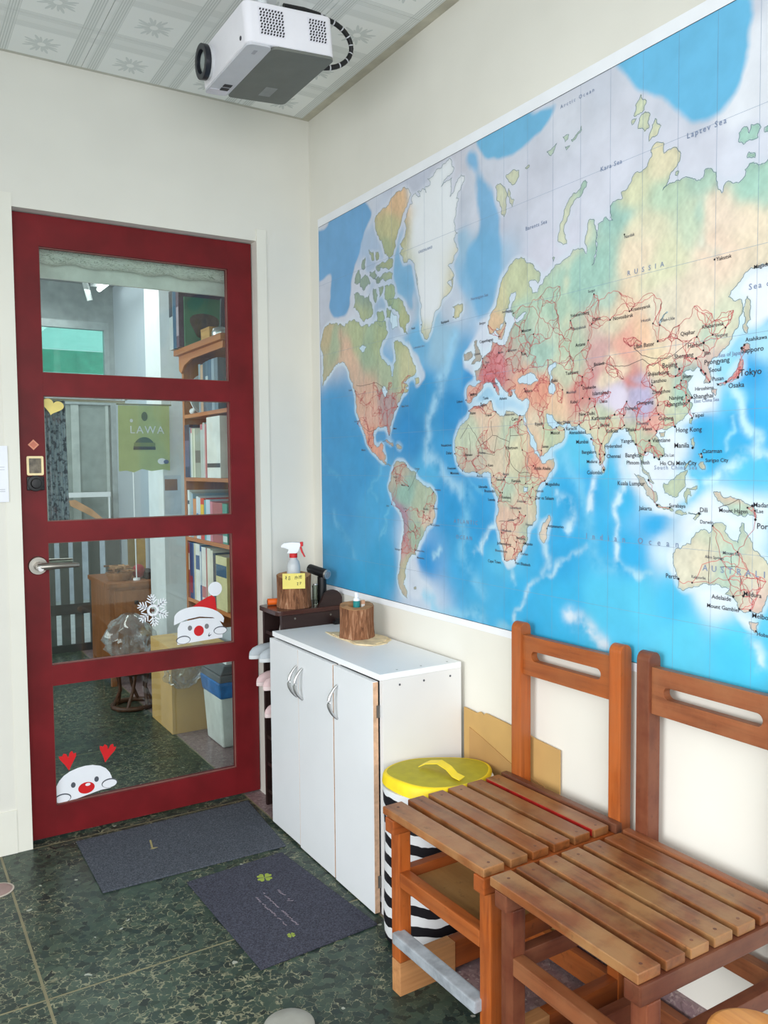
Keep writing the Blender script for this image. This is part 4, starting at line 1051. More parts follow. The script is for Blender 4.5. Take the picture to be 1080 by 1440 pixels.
def chair(name, label, cx, cy, rz, frame, slat, wx, wy, dark, shelf, slats, slot=True):
    t = thing(name, label, 'chair', (cx, cy, 0), rz)
    YO, PW = .178, .034
    for s in (-1, 1):
        y0, y1 = sorted((s * YO, s * (YO - PW)))
        obj('back_post', post(y0, y1), frame, t, bevel=.003)
        obj('front_leg', B(-.372, -.340, y0, y1, .08 if shelf else 0.0, .3875), frame, t, bevel=.003)
        obj('seat_rail', B(-.388, -.001, y0, y1, .388, .4215), wx, t, bevel=.003)
        obj('side_stretcher', B(-.340, -.0005, y0 + .005, y1 - .005, .262, .297), wx, t, bevel=.002)
        if shelf:
            obj('runner_lit_end', B(-.372, -.21, y0, y1, 0, .079), W_RAW_LIT, t, bevel=.002, label='front end of the runner, painted pale as lit bare wood')
            obj('runner', B(-.209, -.0005, y0 + .002, y1 - .002, .012, .079), wx, t, bevel=.002)
        else:
            obj('runner', B(-.340, -.0005, y0 + .004, y1 - .004, .03, .085), wx, t, bevel=.002)
    obj('front_rail', B(-.372, -.345, -YO + PW, YO - PW, .262, .297), wy, t, bevel=.003)
    obj('back_rail', B(.006, .030, -YO + PW, YO - PW, .25, .29), wy, t, bevel=.002)
    obj('back_rail', B(.006, .030, -YO + PW, YO - PW, .375, .415), wy, t, bevel=.002)
    if shelf:
        obj('shelf', B(-.344, -.002, -YO + PW, YO - PW, .268, .276), W_PLY, t, label='thin plywood shelf under the seat')
        obj('footrest', B(-.390, -.358, -YO + PW - .006, YO - PW + .006, .132, .158), M_GREYPAINT, t, bevel=.004, label='grey painted footrest bar')
        obj('back_stretcher', B(.006, .030, -YO + PW, YO - PW, .012, .07), wy, t, bevel=.002)
    else:
        obj('back_stretcher', B(.006, .030, -YO + PW, YO - PW, .03, .08), wy, t, bevel=.002)
    red = plain((150, 30, 26), .4, 0, .12, 40)
    for i, (x0, x1) in enumerate(slats):
        o = obj('slat', B(x0, x1, -.173, .193, .4218, .4400), slat, t, bevel=.0035, seg=3)
        if shelf and i == 5:
            o['label'] = 'slat with a red painted front edge'
            obj('red_edge', B(x0 - .0012, x0 + .0015, -.166, .186, .4245, .4392), red, o)
        for y in (-.155, .168):
            m = MB()
            m.cyl(((x0 + x1) / 2, y, .4394), ((x0 + x1) / 2, y, .4404), .0032, n=10)
            obj('screw_plug', m, W1_DARK, o)
    obj('rear_slat', B(-.020, -.001, -.186, .195, .4218, .4435), dark, t, bevel=.003)
    # top rail with the grip slot
    m = MB()
    ya, yb, z0, z1 = -YO + PW, YO - PW, .706, .806
    ys_, zs_ = .113, .757
    inn = rrect(-ys_, ys_, zs_ - .0125, zs_ + .0125, .0124, 6)
    out = []
    for (y, z) in inn:       # matching outer outline
        out.append((y, z))
    n = len(inn)
    per = []
    for k in range(n):
        y, z = inn[k]
        dy, dz = y * .9, z - zs_
        sc = min((yb / abs(dy)) if abs(dy) > 1e-6 else 1e9, ((z1 - zs_) / dz) if dz > 1e-6 else ((zs_ - z0) / -dz if dz < -1e-6 else 1e9))
        per.append((dy * sc, zs_ + dz * sc))
    # snap the four corners
    for cyq, czq in ((yb, z1), (ya, z1), (ya, z0), (yb, z0)):
        k = min(range(n), key=lambda i: (per[i][0] - cyq) ** 2 + (per[i][1] - czq) ** 2)
        per[k] = (cyq, czq)
    m.frame_prism(per, inn, 0, .008, .028)
    obj('top_rail', m, wy, t, bevel=.0015)
    return t


slats1 = [(-.385, -.331), (-.314, -.268), (-.254, -.209), (-.194, -.148), (-.134, -.087), (-.074, -.029)]
slats2 = [(-.388, -.335), (-.322, -.276), (-.262, -.216), (-.202, -.154), (-.140, -.092), (-.078, -.030)]
chair('slatted_chair', 'orange brown slatted wooden chair beside the striped hamper, grey footrest bar', -.054, -1.405, math.radians(1.5), W1_FRAME, W1_SLAT, W1_X, W1_Y, W1_DARK, True, slats1)
chair('slatted_chair', 'darker reddish brown slatted wooden chair without a shelf under its seat', -.054, -1.809, 0.0, W2_FRAME, W2_SLAT, W2_X, W2_Y, W2_Y, False, slats2)

# small round stool cut by the bottom edge
t = thing('round_stool', 'small light orange wooden stool with round top at the bottom edge', 'stool', (-.372, -2.135, 0))
W_ST = wood('honey_wood', (206, 140, 72), (182, 112, 52), None, 1, .35)
m = MB()
m.lathe([(.056, 0), (.064, .004), (.067, .012), (.064, .022), (.056, .026)], (0, 0, .384), 32)
obj('seat', m, W_ST, t, smooth=50)
for i in range(3):
    a = 2 * PI * i / 3 + .4
    m = MB()
    m.cyl((.058 * math.cos(a), .058 * math.sin(a), 0), (.04 * math.cos(a), .04 * math.sin(a), .384), .012, .014, 12)
    obj('leg', m, W_ST, t, smooth=40)

# ------------------------------------------------------------------ white cabinet
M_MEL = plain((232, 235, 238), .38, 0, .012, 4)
M_MEL_DIM = plain((226, 226, 226), .4, 0, .012, 4)  # dimmer copy of the melamine, light level put into the colour
M_MEL_LIT = plain((244, 246, 248), .35, 0, .012, 4)  # brighter copy for the top, light from above put into the colour
M_EDGE = plain((206, 168, 138), .7, 0, .08, 60)
t = thing('white_cabinet', 'low white three door cabinet with curved silver handles under the map', 'cabinet', (0, 0, 0))
CX0, CX1, CY0, CY1, CH = -.284, -.016, -.957, -.247, .672
obj('top_board', B(CX0 - .004, CX1, CY0, CY1, CH - .017, CH), M_MEL_LIT, t, bevel=.0015)
obj('side_panel', B(CX0 + .004, CX1, CY0, CY0 + .016, 0, CH - .0172), M_MEL_DIM, t, bevel=.001)
obj('side_panel', B(CX0 + .004, CX1, CY1 - .016, CY1, 0, CH - .0172), M_MEL_DIM, t, bevel=.001)
obj('back_panel', B(CX1 - .006, CX1, CY0 + .016, CY1 - .016, .0, CH - .0172), M_MEL_DIM, t)
obj('bottom_board', B(CX0 + .006, CX1 - .006, CY0 + .016, CY1 - .016, .03, .046), M_MEL_DIM, t)
obj('inner_wall', B(CX0 + .006, CX1 - .006, -.717, -.701, .046, CH - .0172), M_MEL_DIM, t)
dk = plain((60, 58, 56), .6)
obj('plinth', B(CX0 + .02, CX0 + .03, CY0 + .016, CY1 - .016, 0, .03), dk, t)


def cab_door(y0, y1, z0, hy, ajar=0.0, hinge=None):
    """door slab spanning y0..y1 (y0 nearer), with a bowed handle at hy"""
    d = bpy.data.objects.new('door', finish(B(-.016, 0, 0, y1 - y0, 0, CH - .022 - z0), .0008))
    d.data.materials.append(M_MEL)
    COL.objects.link(d)
    d.parent = t
    d.location = (CX0 + .002, y0, z0)
    d.rotation_euler = (0, 0, ajar)
    obj('edge_strip', B(-.0155, -.0005, -.0012, .0002, .001, CH - .024 - z0), M_EDGE, d)
    m = MB()
    path, rad = [], []
    hz0, hz1 = .497 - z0, .597 - z0
    for i in range(15):
        k = i / 14
        b = math.sin(PI * k)
        path.append((-.016 - .002 - .028 * b ** .8, hy - y0, hz0 + (hz1 - hz0) * k))
        rad.append(.0032 + .0026 * b)
    m.tube(path, rad, 12, 1.0)
    obj('handle', m, M_SILVER, d, smooth=50, label='bowed silver handle')
    return d


cab_door(-.4655, -.2475, .010, -.483 + .022, 0)
cab_door(-.7025, -.4675, .004, -.502, 0)
d3 = cab_door(-.939, -.7125, .004, -.738, 0)
d3.rotation_euler = (0, 0, 0)
d3.location.x -= .002
for z in (.55, .075):
    m = B(-.006, .012, -.002, .0005, 0, .034)
    h = obj('hinge', m, plain((112, 108, 104), .4, .6), t)
    h.location = (CX0, -.941, z)
for i, x in enumerate((-.225, -.145, -.055)):
    m = MB()
    m.cyl((x, CY0 - .0006, CH - .036), (x, CY0 + .002, CH - .036), .0032, n=12)
    obj('screw', m, S_GREY, t)
    m = MB()
    m.cyl((x + .005, CY0 + .022, CH - .001), (x + .005, CY0 + .022, CH + .0005), .0032, n=12)
    obj('screw', m, plain((170, 172, 172), .4, .5), t)

# cardboard sheet leaning on the wall
M_CARD = plain((196, 158, 98), .8, 0, .06, 5)
t = thing('cardboard_sheet', 'flat torn brown cardboard leaning on the wall behind the chair', 'cardboard', (0, 0, 0))
m = MB()
m.prism([(-.962, .0), (-1.352, .0), (-1.352, .527), (-1.26, .532), (-1.235, .537), (-1.06, .547), (-1.052, .539), (-1.035, .545), (-1.02, .537), (-.962, .541)], 0, -.0105, -.006)
obj('sheet', m, M_CARD, t)
m = MB()
m.prism([(-.99, .30), (-1.30, .30), (-1.30, .42), (-1.18, .437), (-1.05, .475), (-.99, .49)], 0, -.0135, -.0107)
obj('flap', m, plain((182, 142, 88), .8, 0, .06, 5), t)

# ------------------------------------------------------------------ dark shoe rack in the corner
W_ESP = wood('espresso_board', (48, 32, 30), (34, 22, 22), None, 0, .35)
t = thing('shoe_rack', 'narrow dark brown shoe rack standing in the corner beside the white cabinet', 'rack', (0, 0, 0))
RY0, RY1, RH = -.243, -.078, .735
for y in (RY0, RY1 - .014):
    m = MB()
    if y == RY0:
        m.prism([(-.251, 0), (-.012, 0), (-.012, RH - .017), (-.251, RH - .017)], 1, y, y + .014)
    else:
        m.prism([(-.251, 0), (-.012, 0), (-.012, RH - .017), (-.251, RH - .017)], 1, y, y + .014)
    obj('side_panel', m, W_ESP, t, bevel=.001)
m = MB()
m.prism([(-.012, RY0 - .003), (-.012, RY1 + .002)] + [(-.268 + .02 - .02 * math.cos(a), RY1 + .002 - .02 + .02 * math.sin(a)) for a in [PI / 2 - PI / 2 * i / 5 for i in range(6)]] + [(-.268 + .02 - .02 * math.cos(a), RY0 - .003 + .02 - .02 * math.sin(a)) for a in [PI / 2 * i / 5 for i in range(6)]], 2, RH - .016, RH)
obj('top_board', m, wood('glossy_dark_board', (70, 40, 34), (50, 28, 26), None, 0, .25), t, bevel=.002)
m = MB()
m.prism([(-.108, RH + .0002), (-.012, RH + .0002), (-.012, RH + .03)] + [(-.052 + .04 * math.cos(a), RH + .022 + .036 * math.sin(a)) for a in [math.radians(10 + 165 * i / 10) for i in range(11)]], 1, RY0 + .002, RY0 + .012)
obj('gallery', m, W_ESP, t, bevel=.002)
for z in (.06, .16, .26, .355, .455, .555, .645):
    obj('shelf', B(-.246, -.012, RY0 + .014, RY1 - .014, z - .012, z), W_ESP, t)
obj('back_panel', B(-.012, -.006, RY0, RY1, 0, RH - .017), W_ESP, t)
for x, z in ((-.20, RH - .03), (-.06, RH - .03)):
    m = MB()
    m.cyl((x, RY0 - .0012, z), (x, RY0, z), .0035, n=10)
    obj('screw', m, M_STEEL, t)


def shoe(name, label, loc, col, sole, L=.2, wd=.062):
    t = thing(name, label, 'shoe', loc, 0, 'shoes sticking out of the dark rack')
    m = MB()
    pts = []
    for i in range(24):
        a = 2 * PI * i / 24
        x = math.cos(a)
        pts.append((L / 2 * x, wd / 2 * math.sin(a) * (1 - .12 * x * (1 if x > 0 else -1))))
    m.prism(pts, 2, 0, .014)
    obj('sole', m, sole, t, bevel=.003, smooth=40)
    m = MB()
    rings = [(1.0, .0142), (.97, .026), (.86, .038), (.6, .047), (.3, .05)]
    prev = None
    for k, z in rings:
        ring = [m.bm.verts.new((p[0] * k - L * .03 * (1 - k), p[1] * k, z)) for p in pts]
        if prev:
            for i in range(24):
                m.bm.faces.new([prev[i], prev[(i + 1) % 24], ring[(i + 1) % 24], ring[i]])
        prev = ring
    m.bm.faces.new(prev)
    obj('upper', m, col, t, smooth=60)


g1, p1 = plain((176, 184, 190), .5), plain((214, 186, 186), .5)
shoe('canvas_shoe', 'pale grey shoe sticking out beside the top of the white cabinet', (-.226, -.1265, .5553), g1, plain((206, 210, 212), .5), .2, .052)
shoe('canvas_shoe', 'second pale grey shoe, half hidden by the white cabinet edge', (-.216, -.194, .5553), g1, plain((206, 210, 212), .5), .2, .052)
shoe('slipper', 'pale pink slipper on the rack shelf below the grey shoes', (-.200, -.1265, .4553), p1, plain((226, 206, 204), .5), .2, .05)
shoe('slipper', 'second pale pink slipper, tucked next to the white cabinet edge', (-.205, -.196, .4553), p1, plain((226, 206, 204), .5), .2, .05)
shoe('slipper', 'lowest pink slipper on the dark rack', (-.196, -.186, .3553), p1, plain((222, 204, 202), .5), .2, .05)
shoe('white_shoe', 'whitish shoe on the highest shelf under the dark rack top', (-.135, -.165, .6453), plain((186, 178, 172), .5), plain((200, 196, 190), .5), .18, .056)


# ------------------------------------------------------------------ log holders and bottles
def bark_mat():
    t = NT('stringy_bark')
    v = t.coord('Object', (60, 60, 9))
    n1 = t.noise(v, 1.2, 5, .65, 1.2)
    c = t.ramp(n1, [(.3, (74, 46, 34)), (.47, (128, 86, 60)), (.6, (158, 112, 84)), (.75, (206, 176, 142))])
    t.base(c)
    t.bump(n1, .8, .004)
    return t.set(.85, 0, .2)


M_BARK = bark_mat()
M_CUT = plain((176, 130, 88), .75, 0, .14, 40)


def slant(m, h):
    """saw cut leaning a little towards the room"""
    for v in m.bm.verts:
        if v.co.z > h * .6:
            v.co.z += .12 * (v.co.x * .45 + v.co.y * .89)
    return m


def log(name, label, loc, r, h, seed):
    rng = random.Random(seed)
    ph = [rng.uniform(0, 6) for _ in range(5)]

    def wob(t, z):
        return 1 + .035 * math.sin(3 * t + ph[0]) + .02 * math.sin(7 * t + ph[1]) + .018 * math.sin(13 * t + ph[2] + z * 30) + .012 * math.sin(23 * t + ph[3])
    t = thing(name, label, 'log', loc)
    m = MB()
    prof = [(r * 1.04, 0), (r * 1.0, h * .2), (r * .98, h * .5), (r * .985, h * .8), (r, h)]
    m.lathe(prof, n=64, close=False, wob=wob)
    obj('bark', slant(m, h), M_BARK, t, smooth=60)
    m = MB()
    m.lathe([(r * .985, .0), (r * .985, .002)], n=64, wob=wob)
    obj('base', m, M_BARK, t)
    m = MB()
    ri = r * .5
    m.lathe([(r * .99, h - .003), (r * .96, h + .0005), (ri, h + .0005), (ri * .97, h - .004), (ri * .95, h * .45)], n=64, close=False, wob=wob)
    m2 = m
    m2.lathe([(ri * .96, h * .45), (ri * .5, h * .449), (.0008, h * .449)], n=64, close=False, wob=wob)
    obj('cut_face', slant(m2, h), M_CUT, t, smooth=30)
    return t


log('log_holder', 'hollowed bark log on the dark rack holding the spray bottle', (-.170, -.174, RH + .0005), .0595, .112, 3)
log('log_holder', 'hollowed bark log on the white cabinet holding a tiny bottle', (-.106, -.512, CH + .0062), .0555, .102, 8)

# paper under the second log
M_PAPER = plain((226, 206, 168), .8, 0, .1, 30)
t = thing('paper_pad', 'crumpled beige paper lying under the bark log on the cabinet', 'paper', (-.098, -.520, CH + .0003))
rng = random.Random(4)
for nm, pts, z0, z1 in (('sheet', [(-.064, -.075), (-.02, -.125), (.03, -.118), (.070, -.08), (.078, -.005), (.06, .072), (-.02, .125), (-.050, .15), (-.060, .03)], 0, .0026), ('sheet', [(-.062, -.085), (-.03, -.130), (.04, -.096), (.074, -.05), (.062, .03), (.015, .10), (-.052, .095), (-.060, .0)], .0028, .0052)):
    m = MB()
    q = []
    for a, b in zip(pts, pts[1:] + pts[:1]):
        q.append(a)
        q.append(((a[0] + b[0]) / 2 + rng.uniform(-.005, .005), (a[1] + b[1]) / 2 + rng.uniform(-.005, .005)))
    m.prism(q, 2, z0, z1)
    obj(nm, m, M_PAPER, t)

# spray bottle
def clear_plastic(name, rgb, a=.55, rough=.15):
    t = NT(name)
    t.base(rgb)
    t.set(rough, 0, .5)
    t.b.inputs['Transmission Weight'].default_value = a
    t.b.inputs['IOR'].default_value = 1.15
    return t.m


t = thing('spray_bottle', 'white and red trigger spray bottle standing in the bark log', 'bottle', (-.170, -.174, RH + .0515))
t.scale = (1.12, 1.12, 1.12)
m = MB()
m.lathe([(.0195, 0), (.0212, .004), (.0212, .072), (.0205, .086), (.018, .098), (.0115, .106), (.0115, .110)], n=28)
obj('body', m, plain((196, 200, 204), .25, 0, .03), t, smooth=45)
m = MB()
m.lathe([(.0125, .1102), (.0125, .1225), (.011, .124)], n=24)
obj('collar', m, S_RED, t, smooth=40)
m = MB()
# spray head points to the left of the picture
a = math.radians(238)
ux, uy = -.85, .53
q = [(-.020, .124), (-.009, .124), (.010, .124), (.018, .132), (.024, .150), (.022, .158), (-.004, .160), (-.028, .157), (-.038, .150), (-.038, .143), (-.026, .141), (-.014, .136)]
M4 = Matrix(((-ux, uy, 0), (-uy, -ux, 0), (0, 0, 1)))
mm = MB()
mm.prism(q, 1, -.009, .009)
for v in mm.bm.verts:
    v.co = M4 @ v.co
obj('spray_head', mm, S_WHITE, t, bevel=.003, smooth=40)
mm = MB()
mm.prism([(.022, .146), (.031, .146), (.0315, .160), (.022, .160)], 1, -.007, .007)
for v in mm.bm.verts:
    v.co = M4 @ v.co
obj('nozzle', mm, S_RED, t, bevel=.002)
mm = MB()
mm.prism([(.020, .145), (.026, .145), (.030, .130), (.038, .112), (.034, .112), (.025, .128)], 1, -.005, .005)
for v in mm.bm.verts:
    v.co = M4 @ v.co
obj('trigger', mm, S_RED, t, bevel=.001)

# yellow sticky note on the first log
t = thing('sticky_note', 'yellow handwritten sticky note on the bark log with spray bottle', 'note', (-.1972, -.2322, RH + .0755), math.radians(-24.8))
t.scale = (1.26, 1.0, 1.26)
obj('paper', B(-.031, .031, -.0012, 0, -.002, .0405), plain((232, 216, 118), .7, 0, .03), t)
pen = plain((62, 58, 52), .7)
# four characters on the first line, two marks on the second
strokes = [((-.023, .034), (-.019, .028)), ((-.0195, .034), (-.0235, .026)), ((-.021, .030), (-.021, .023)), ((-.012, .034), (-.0125, .030)), ((-.0155, .030), (-.009, .031)), ((-.0145, .027), (-.010, .0275)), ((-.0145, .027), (-.0145, .023)), ((-.010, .0275), (-.0105, .023)), ((-.0145, .0232), (-.0102, .0235)),
           ((.004, .033), (.003, .024)), ((.0075, .034), (.0065, .024)), ((.004, .030), (.0105, .031)), ((.0105, .031), (.010, .025)), ((.015, .035), (.0145, .025)), ((.0185, .036), (.018, .0255)), ((.0215, .036), (.021, .0255)), ((.0145, .031), (.022, .0325)),
           ((.008, .014), (.012, .015)), ((.012, .015), (.009, .008)), ((.0155, .015), (.020, .016)), ((.020, .016), (.0165, .009)), ((.009, .008), (.0125, .0085))]
for (a0, b0), (a1, b1) in strokes:
    m = MB()
    dx, dz = a1 - a0, b1 - b0
    l = math.hypot(dx, dz)
    nx, nz = -dz / l * .0006, dx / l * .0006
    m.prism([(a0 + nx, b0 + nz), (a1 + nx, b1 + nz), (a1 - nx, b1 - nz), (a0 - nx, b0 - nz)], 1, -.0015, -.0011)
    obj('pen_stroke', m, pen, t)

# black angled torch, clear tube and orange cylinder on the rack
t = thing('angled_torch', 'black angle head torch with silver lens standing on the dark rack', 'torch', (-.062, -.182, RH + .0005))
m = MB()
m.cyl((0, 0, 0), (0, 0, .006), .0165, .0175, 24).cyl((0, 0, .006), (0, 0, .098), .0165, .0165, 24)
obj('handle', m, M_BLACK, t, bevel=.001, smooth=40)
dv = Vector((.035, -.10, -.02)).normalized()
hc = Vector((0, 0, .113))
m = MB()
m.cyl(hc - dv * .062, hc + dv * .022, .0165, .0175, 26)
obj('head', m, M_BLACK, t, bevel=.003, smooth=40)
m = MB()
m.cyl(hc + dv * .0222, hc + dv * .030, .0175, .0165, 26)
ln = obj('lens_ring', m, M_SILVER, t, smooth=40)
m = MB()
m.cyl(hc + dv * .0301, hc + dv * .0312, .0115, n=22)
obj('lens', m, plain((150, 156, 160), .1, .3), ln)
t = thing('clear_tube', 'small clear glass tube between the bark log and black torch', 'tube', (-.0935, -.190, RH + .0005))
m = MB()
m.lathe([(.0105, 0), (.0105, .062), (.0115, .064), (.0115, .070), (.0085, .072)], n=20)
obj('body', m, glass_mat('tube_glass', (206, 214, 208), .08), t, smooth=40)
m = MB()
m.lathe([(.0088, .0722), (.0088, .0765)], n=18)
obj('lid', m, M_SILVER, t, smooth=40)
t = thing('orange_roll', 'orange cylinder lying at the left end of the dark rack', 'roll', (-.219, -.108, RH + .0125))
m = MB()
m.cyl((-.022, .006, 0), (.022, -.006, 0), .012, n=22)
obj('roll', m, plain((232, 104, 30), .5), t, bevel=.001, smooth=40)
m = MB()
m.cyl((-.0235, .0064, 0), (-.0222, .006, 0), .0065, n=18)
obj('core', m, plain((120, 60, 30), .6), t)
# dark hook under rack top
t = thing('black_clip', 'small black clip on the cabinet top next to the rack', 'clip', (-.045, -.262, CH + .0004))
obj('body', B(-.014, .014, -.009, .009, 0, .012), M_BLACK, t, bevel=.002)
obj('lever', B(-.010, .010, -.0085, -.006, .012, .022), M_BLACK, t, bevel=.001)

# tiny bottle in the second log
t = thing('tiny_bottle', 'tiny white bottle with teal label inside the cabinet log', 'bottle', (-.108, -.516, CH + .0526))
m = MB()
m.lathe([(.0105, 0), (.011, .002), (.011, .074), (.009, .080), (.005, .082)], n=22)
obj('body', m, S_WHITE, t, smooth=45)
m = MB()
m.lathe([(.0113, .050), (.0113, .072)], n=22, close=False)
obj('label_band', m, plain((28, 132, 132), .5), t, smooth=40)
m = MB()
m.lathe([(.0065, .0822), (.0065, .098), (.004, .100)], n=18)
obj('cap', m, S_WHITE, t, smooth=45)
t = thing('folded_sachet', 'small white and tan sachet standing in the cabinet log', 'sachet', (-.0875, -.521, CH + .0526))
obj('packet', B(-.006, .006, -.003, .003, 0, .064), plain((220, 214, 206), .5), t, bevel=.001)
obj('tan_band', B(-.0064, .0064, -.0034, .0034, .060, .072), plain((196, 150, 120), .6), t)

# ------------------------------------------------------------------ striped hamper
def stripe_mat():
    t = NT('black_and_white_wavy_stripes')
    v = t.coord('Object')
    sp = t.n('ShaderNodeSeparateXYZ')
    t.link(v, sp.inputs[0])
    w1 = t.noise(t.coord('Object', (16, 16, 7)), 1.0, 2, .5)
    z = t.math('ADD', sp.outputs[2], t.math('MULTIPLY', t.math('SUBTRACT', w1, .5), .03))
    f = t.math('FRACT', t.math('DIVIDE', z, .0525))
    s = t.math('LESS_THAN', f, .5)
    t.base(t.mix(s, (226, 228, 230), (20, 18, 24)))
    nz = t.noise(v, 9, 3)
    t.bump(nz, .35, .01)
    return t.set(.6, 0, .3)


t = thing('laundry_hamper', 'black and white striped fabric hamper with yellow lid between cabinet and chair', 'hamper', (-.192, -1.090, 0))
RX, RY = .152, .117


def hw(a, z):
    return 1 + .02 * math.sin(3 * a + z * 9) + .012 * math.sin(7 * a + z * 17)


m = MB()
m.lathe([(.93, 0), (.985, .012), (1.0, .06), (1.0, .16), (1.01, .26), (1.02, .36), (1.025, .412)], n=56, sx=RX, sy=RY, wob=hw)
obj('body', m, stripe_mat(), t, smooth=60)


def tilt(m, base):
    for v in m.bm.verts:
        k = (v.co.x) / .17
        v.co.x = min(v.co.x + .004, .171)
        v.co.z += -.014 * k - .002 * (v.co.y / .12)
    return m


M_YEL = plain((236, 206, 30), .5, 0, .05)
M_MESH = plain((178, 166, 34), .6, 0, .05, 30)
# the lid's rim is pulled out of round
def lw(a, z):
    return 1 + .045 * math.cos(2 * a - 1.2) + .05 * math.cos(3 * a - .4) + .02 * math.sin(5 * a)


m = MB()
m.lathe([(1.04, .411), (1.065, .4135), (1.06, .423), (1.04, .4285), (1.0, .4308), (.985, .4302)], n=64, sx=RX * .98, sy=RY * .98, close=False, wob=lw)
for v in m.bm.verts:
    if v.co.z < .415:
        f = max(0.0, (-.84 * v.co.x / .17 - .54 * v.co.y / .13)) ** 1.5
        v.co.z -= .016 * f
        v.co.x *= 1 + .03 * f
        v.co.y *= 1 + .02 * f
obj('lid_rim', tilt(m, 0), M_YEL, t, smooth=60, label='bright yellow bound rim')
m = MB()
m.lathe([(.986, .4300), (.8, .4325), (.4, .4335), (.01, .434)], n=64, sx=RX * .98, sy=RY * .98, wob=lw)
obj('lid', tilt(m, 0), M_MESH, t, smooth=60, label='olive yellow lid cloth')
path = [(-.020, .030), (-.005, .020), (.010, -.010), (.014, -.045), (.012, -.075), (.018, -.098)]
hgt = [.438, .447, .455, .450, .441, .438]
m = MB()
L0, L1_ = [], []
for i, ((x, y), z) in enumerate(zip(path, hgt)):
    x, y = x - .012, y
    z2 = z - .013 * x / .17 + .002
    L0.append((x - .014, y - .006, z2))
    L1_.append((x + .012, y + .006, z2 + .001))
for i in range(len(path) - 1):
    a, b, c, d = L0[i], L1_[i], L1_[i + 1], L0[i + 1]
    lo = [m.bm.verts.new(q) for q in (a, b, c, d)]
    hi = [m.bm.verts.new((q[0], q[1], q[2] + .0016)) for q in (a, b, c, d)]
    m.bm.faces.new(lo[::-1])
    m.bm.faces.new(hi)
    for k in range(4):
        m.bm.faces.new([lo[k], lo[(k + 1) % 4], hi[(k + 1) % 4], hi[k]])
bmesh.ops.remove_doubles(m.bm, verts=m.bm.verts, dist=1e-5)
obj('lid_strap', m, plain((244, 216, 40), .45, 0, .03), t, smooth=50, label='bright yellow strap handle')
m = MB()
m.tube([(-.02, -.1235, .335), (.0, -.13, .318), (.03, -.133, .312), (.06, -.13, .318), (.08, -.116, .335)], .006, 8, .4)
obj('carry_handle', m, plain((30, 30, 40), .6), t, smooth=50)

# ------------------------------------------------------------------ mats, drain, tub
def felt(name, rgb):
    t = NT(name)
    n1 = t.noise(t.coord(), 260, 3, .7)
    n2 = t.noise(t.coord(), 7, 3)
    c = t.ramp(n1, [(.3, tuple(int(v * .62) for v in rgb)), (.5, rgb), (.72, tuple(min(255, int(v * 1.35)) for v in rgb))])
    t.base(t.mix(t.math('MULTIPLY', n2, .2), c, (50, 54, 66)))
    t.bump(n1, .5, .002)
    return t.set(.95, 0, .1)


t = thing('floor_mat', 'dark grey felt mat lying along the red door', 'mat', (-.610, -.228, 0))
m = MB()
m.prism([(x + .610, y + .228) for x, y in ((-.9064, -.033), (-.300, -.026), (-.333, -.430), (-.9078, -.4155))][::-1], 2, .0006, .006)
obj('felt', m, felt('slate_felt', (80, 84, 92)), t, bevel=.0015)
gold = plain((150, 140, 96), .8)
for q in ([(-.090, .07), (-.084, .07), (-.094, .012), (-.100, .012)], [(-.094, .012), (-.080, .006), (-.096, .002), (-.106, .006)]):
    m = MB()
    m.prism(q, 2, .0058, .0066)
    obj('faded_mark', m, gold, t)
t = thing('floor_mat', 'dark grey felt mat with clovers and script in front of the cabinet', 'mat', (-.500, -.740, 0))
m = MB()
m.prism([(x + .5, y + .74) for x, y in ((-.6821, -.4911), (-.3655, -.468), (-.3200, -.9839), (-.6646, -1.004))][::-1], 2, .0006, .006)
obj('felt', m, felt('dark_slate_felt', (70, 71, 82)), t, bevel=.0015)
M_CLO = plain((150, 168, 70), .8, 0, .1)


def clover(cx, cy, r, rot):
    for i in range(4):
        a = rot + i * PI / 2
        pts = []
        for k in range(18):
            b = 2 * PI * k / 18
            x, y = 16 * math.sin(b) ** 3 / 16, (13 * math.cos(b) - 5 * math.cos(2 * b) - 2 * math.cos(3 * b) - math.cos(4 * b)) / 16
            x, y = x * r * .40, (y + 1.12) * r * .46
            pts.append((cx + x * math.cos(a) - y * math.sin(a), cy + x * math.sin(a) + y * math.cos(a)))
        m = MB()
        m.prism(pts[::-1], 2, .0058, .0066)
        obj('clover_leaf', m, M_CLO, t)


clover(.023, .149, .028, .5)
clover(-.040, -.172, .013, .6)
ink_tone = plain((140, 128, 138), .8)
rng = random.Random(11)


def script_line(x0, y0, x1, y1, n, hgt):
    """a row of small looping pen strokes, as the faded script on the mat"""
    dx, dy = (x1 - x0), (y1 - y0)
    l = math.hypot(dx, dy)
    ux, uy = dx / l, dy / l
    nx, ny = -uy, ux
    for i in range(n):
        if rng.random() < .12:
            continue
        a = (i + .1) / n * l
        b = (i + .85) / n * l
        h0, h1 = rng.uniform(-1, .4) * hgt, rng.uniform(-.2, 1) * hgt
        p, q = (x0 + ux * a + nx * h0, y0 + uy * a + ny * h0), (x0 + ux * b + nx * h1, y0 + uy * b + ny * h1)
        m = MB()
        wd = .0011
        m.prism([(p[0] + nx * wd, p[1] + ny * wd), (p[0] - nx * wd, p[1] - ny * wd), (q[0] - nx * wd, q[1] - ny * wd), (q[0] + nx * wd, q[1] + ny * wd)], 2, .0058, .0066)
        obj('script_stroke', m, ink_tone, t)


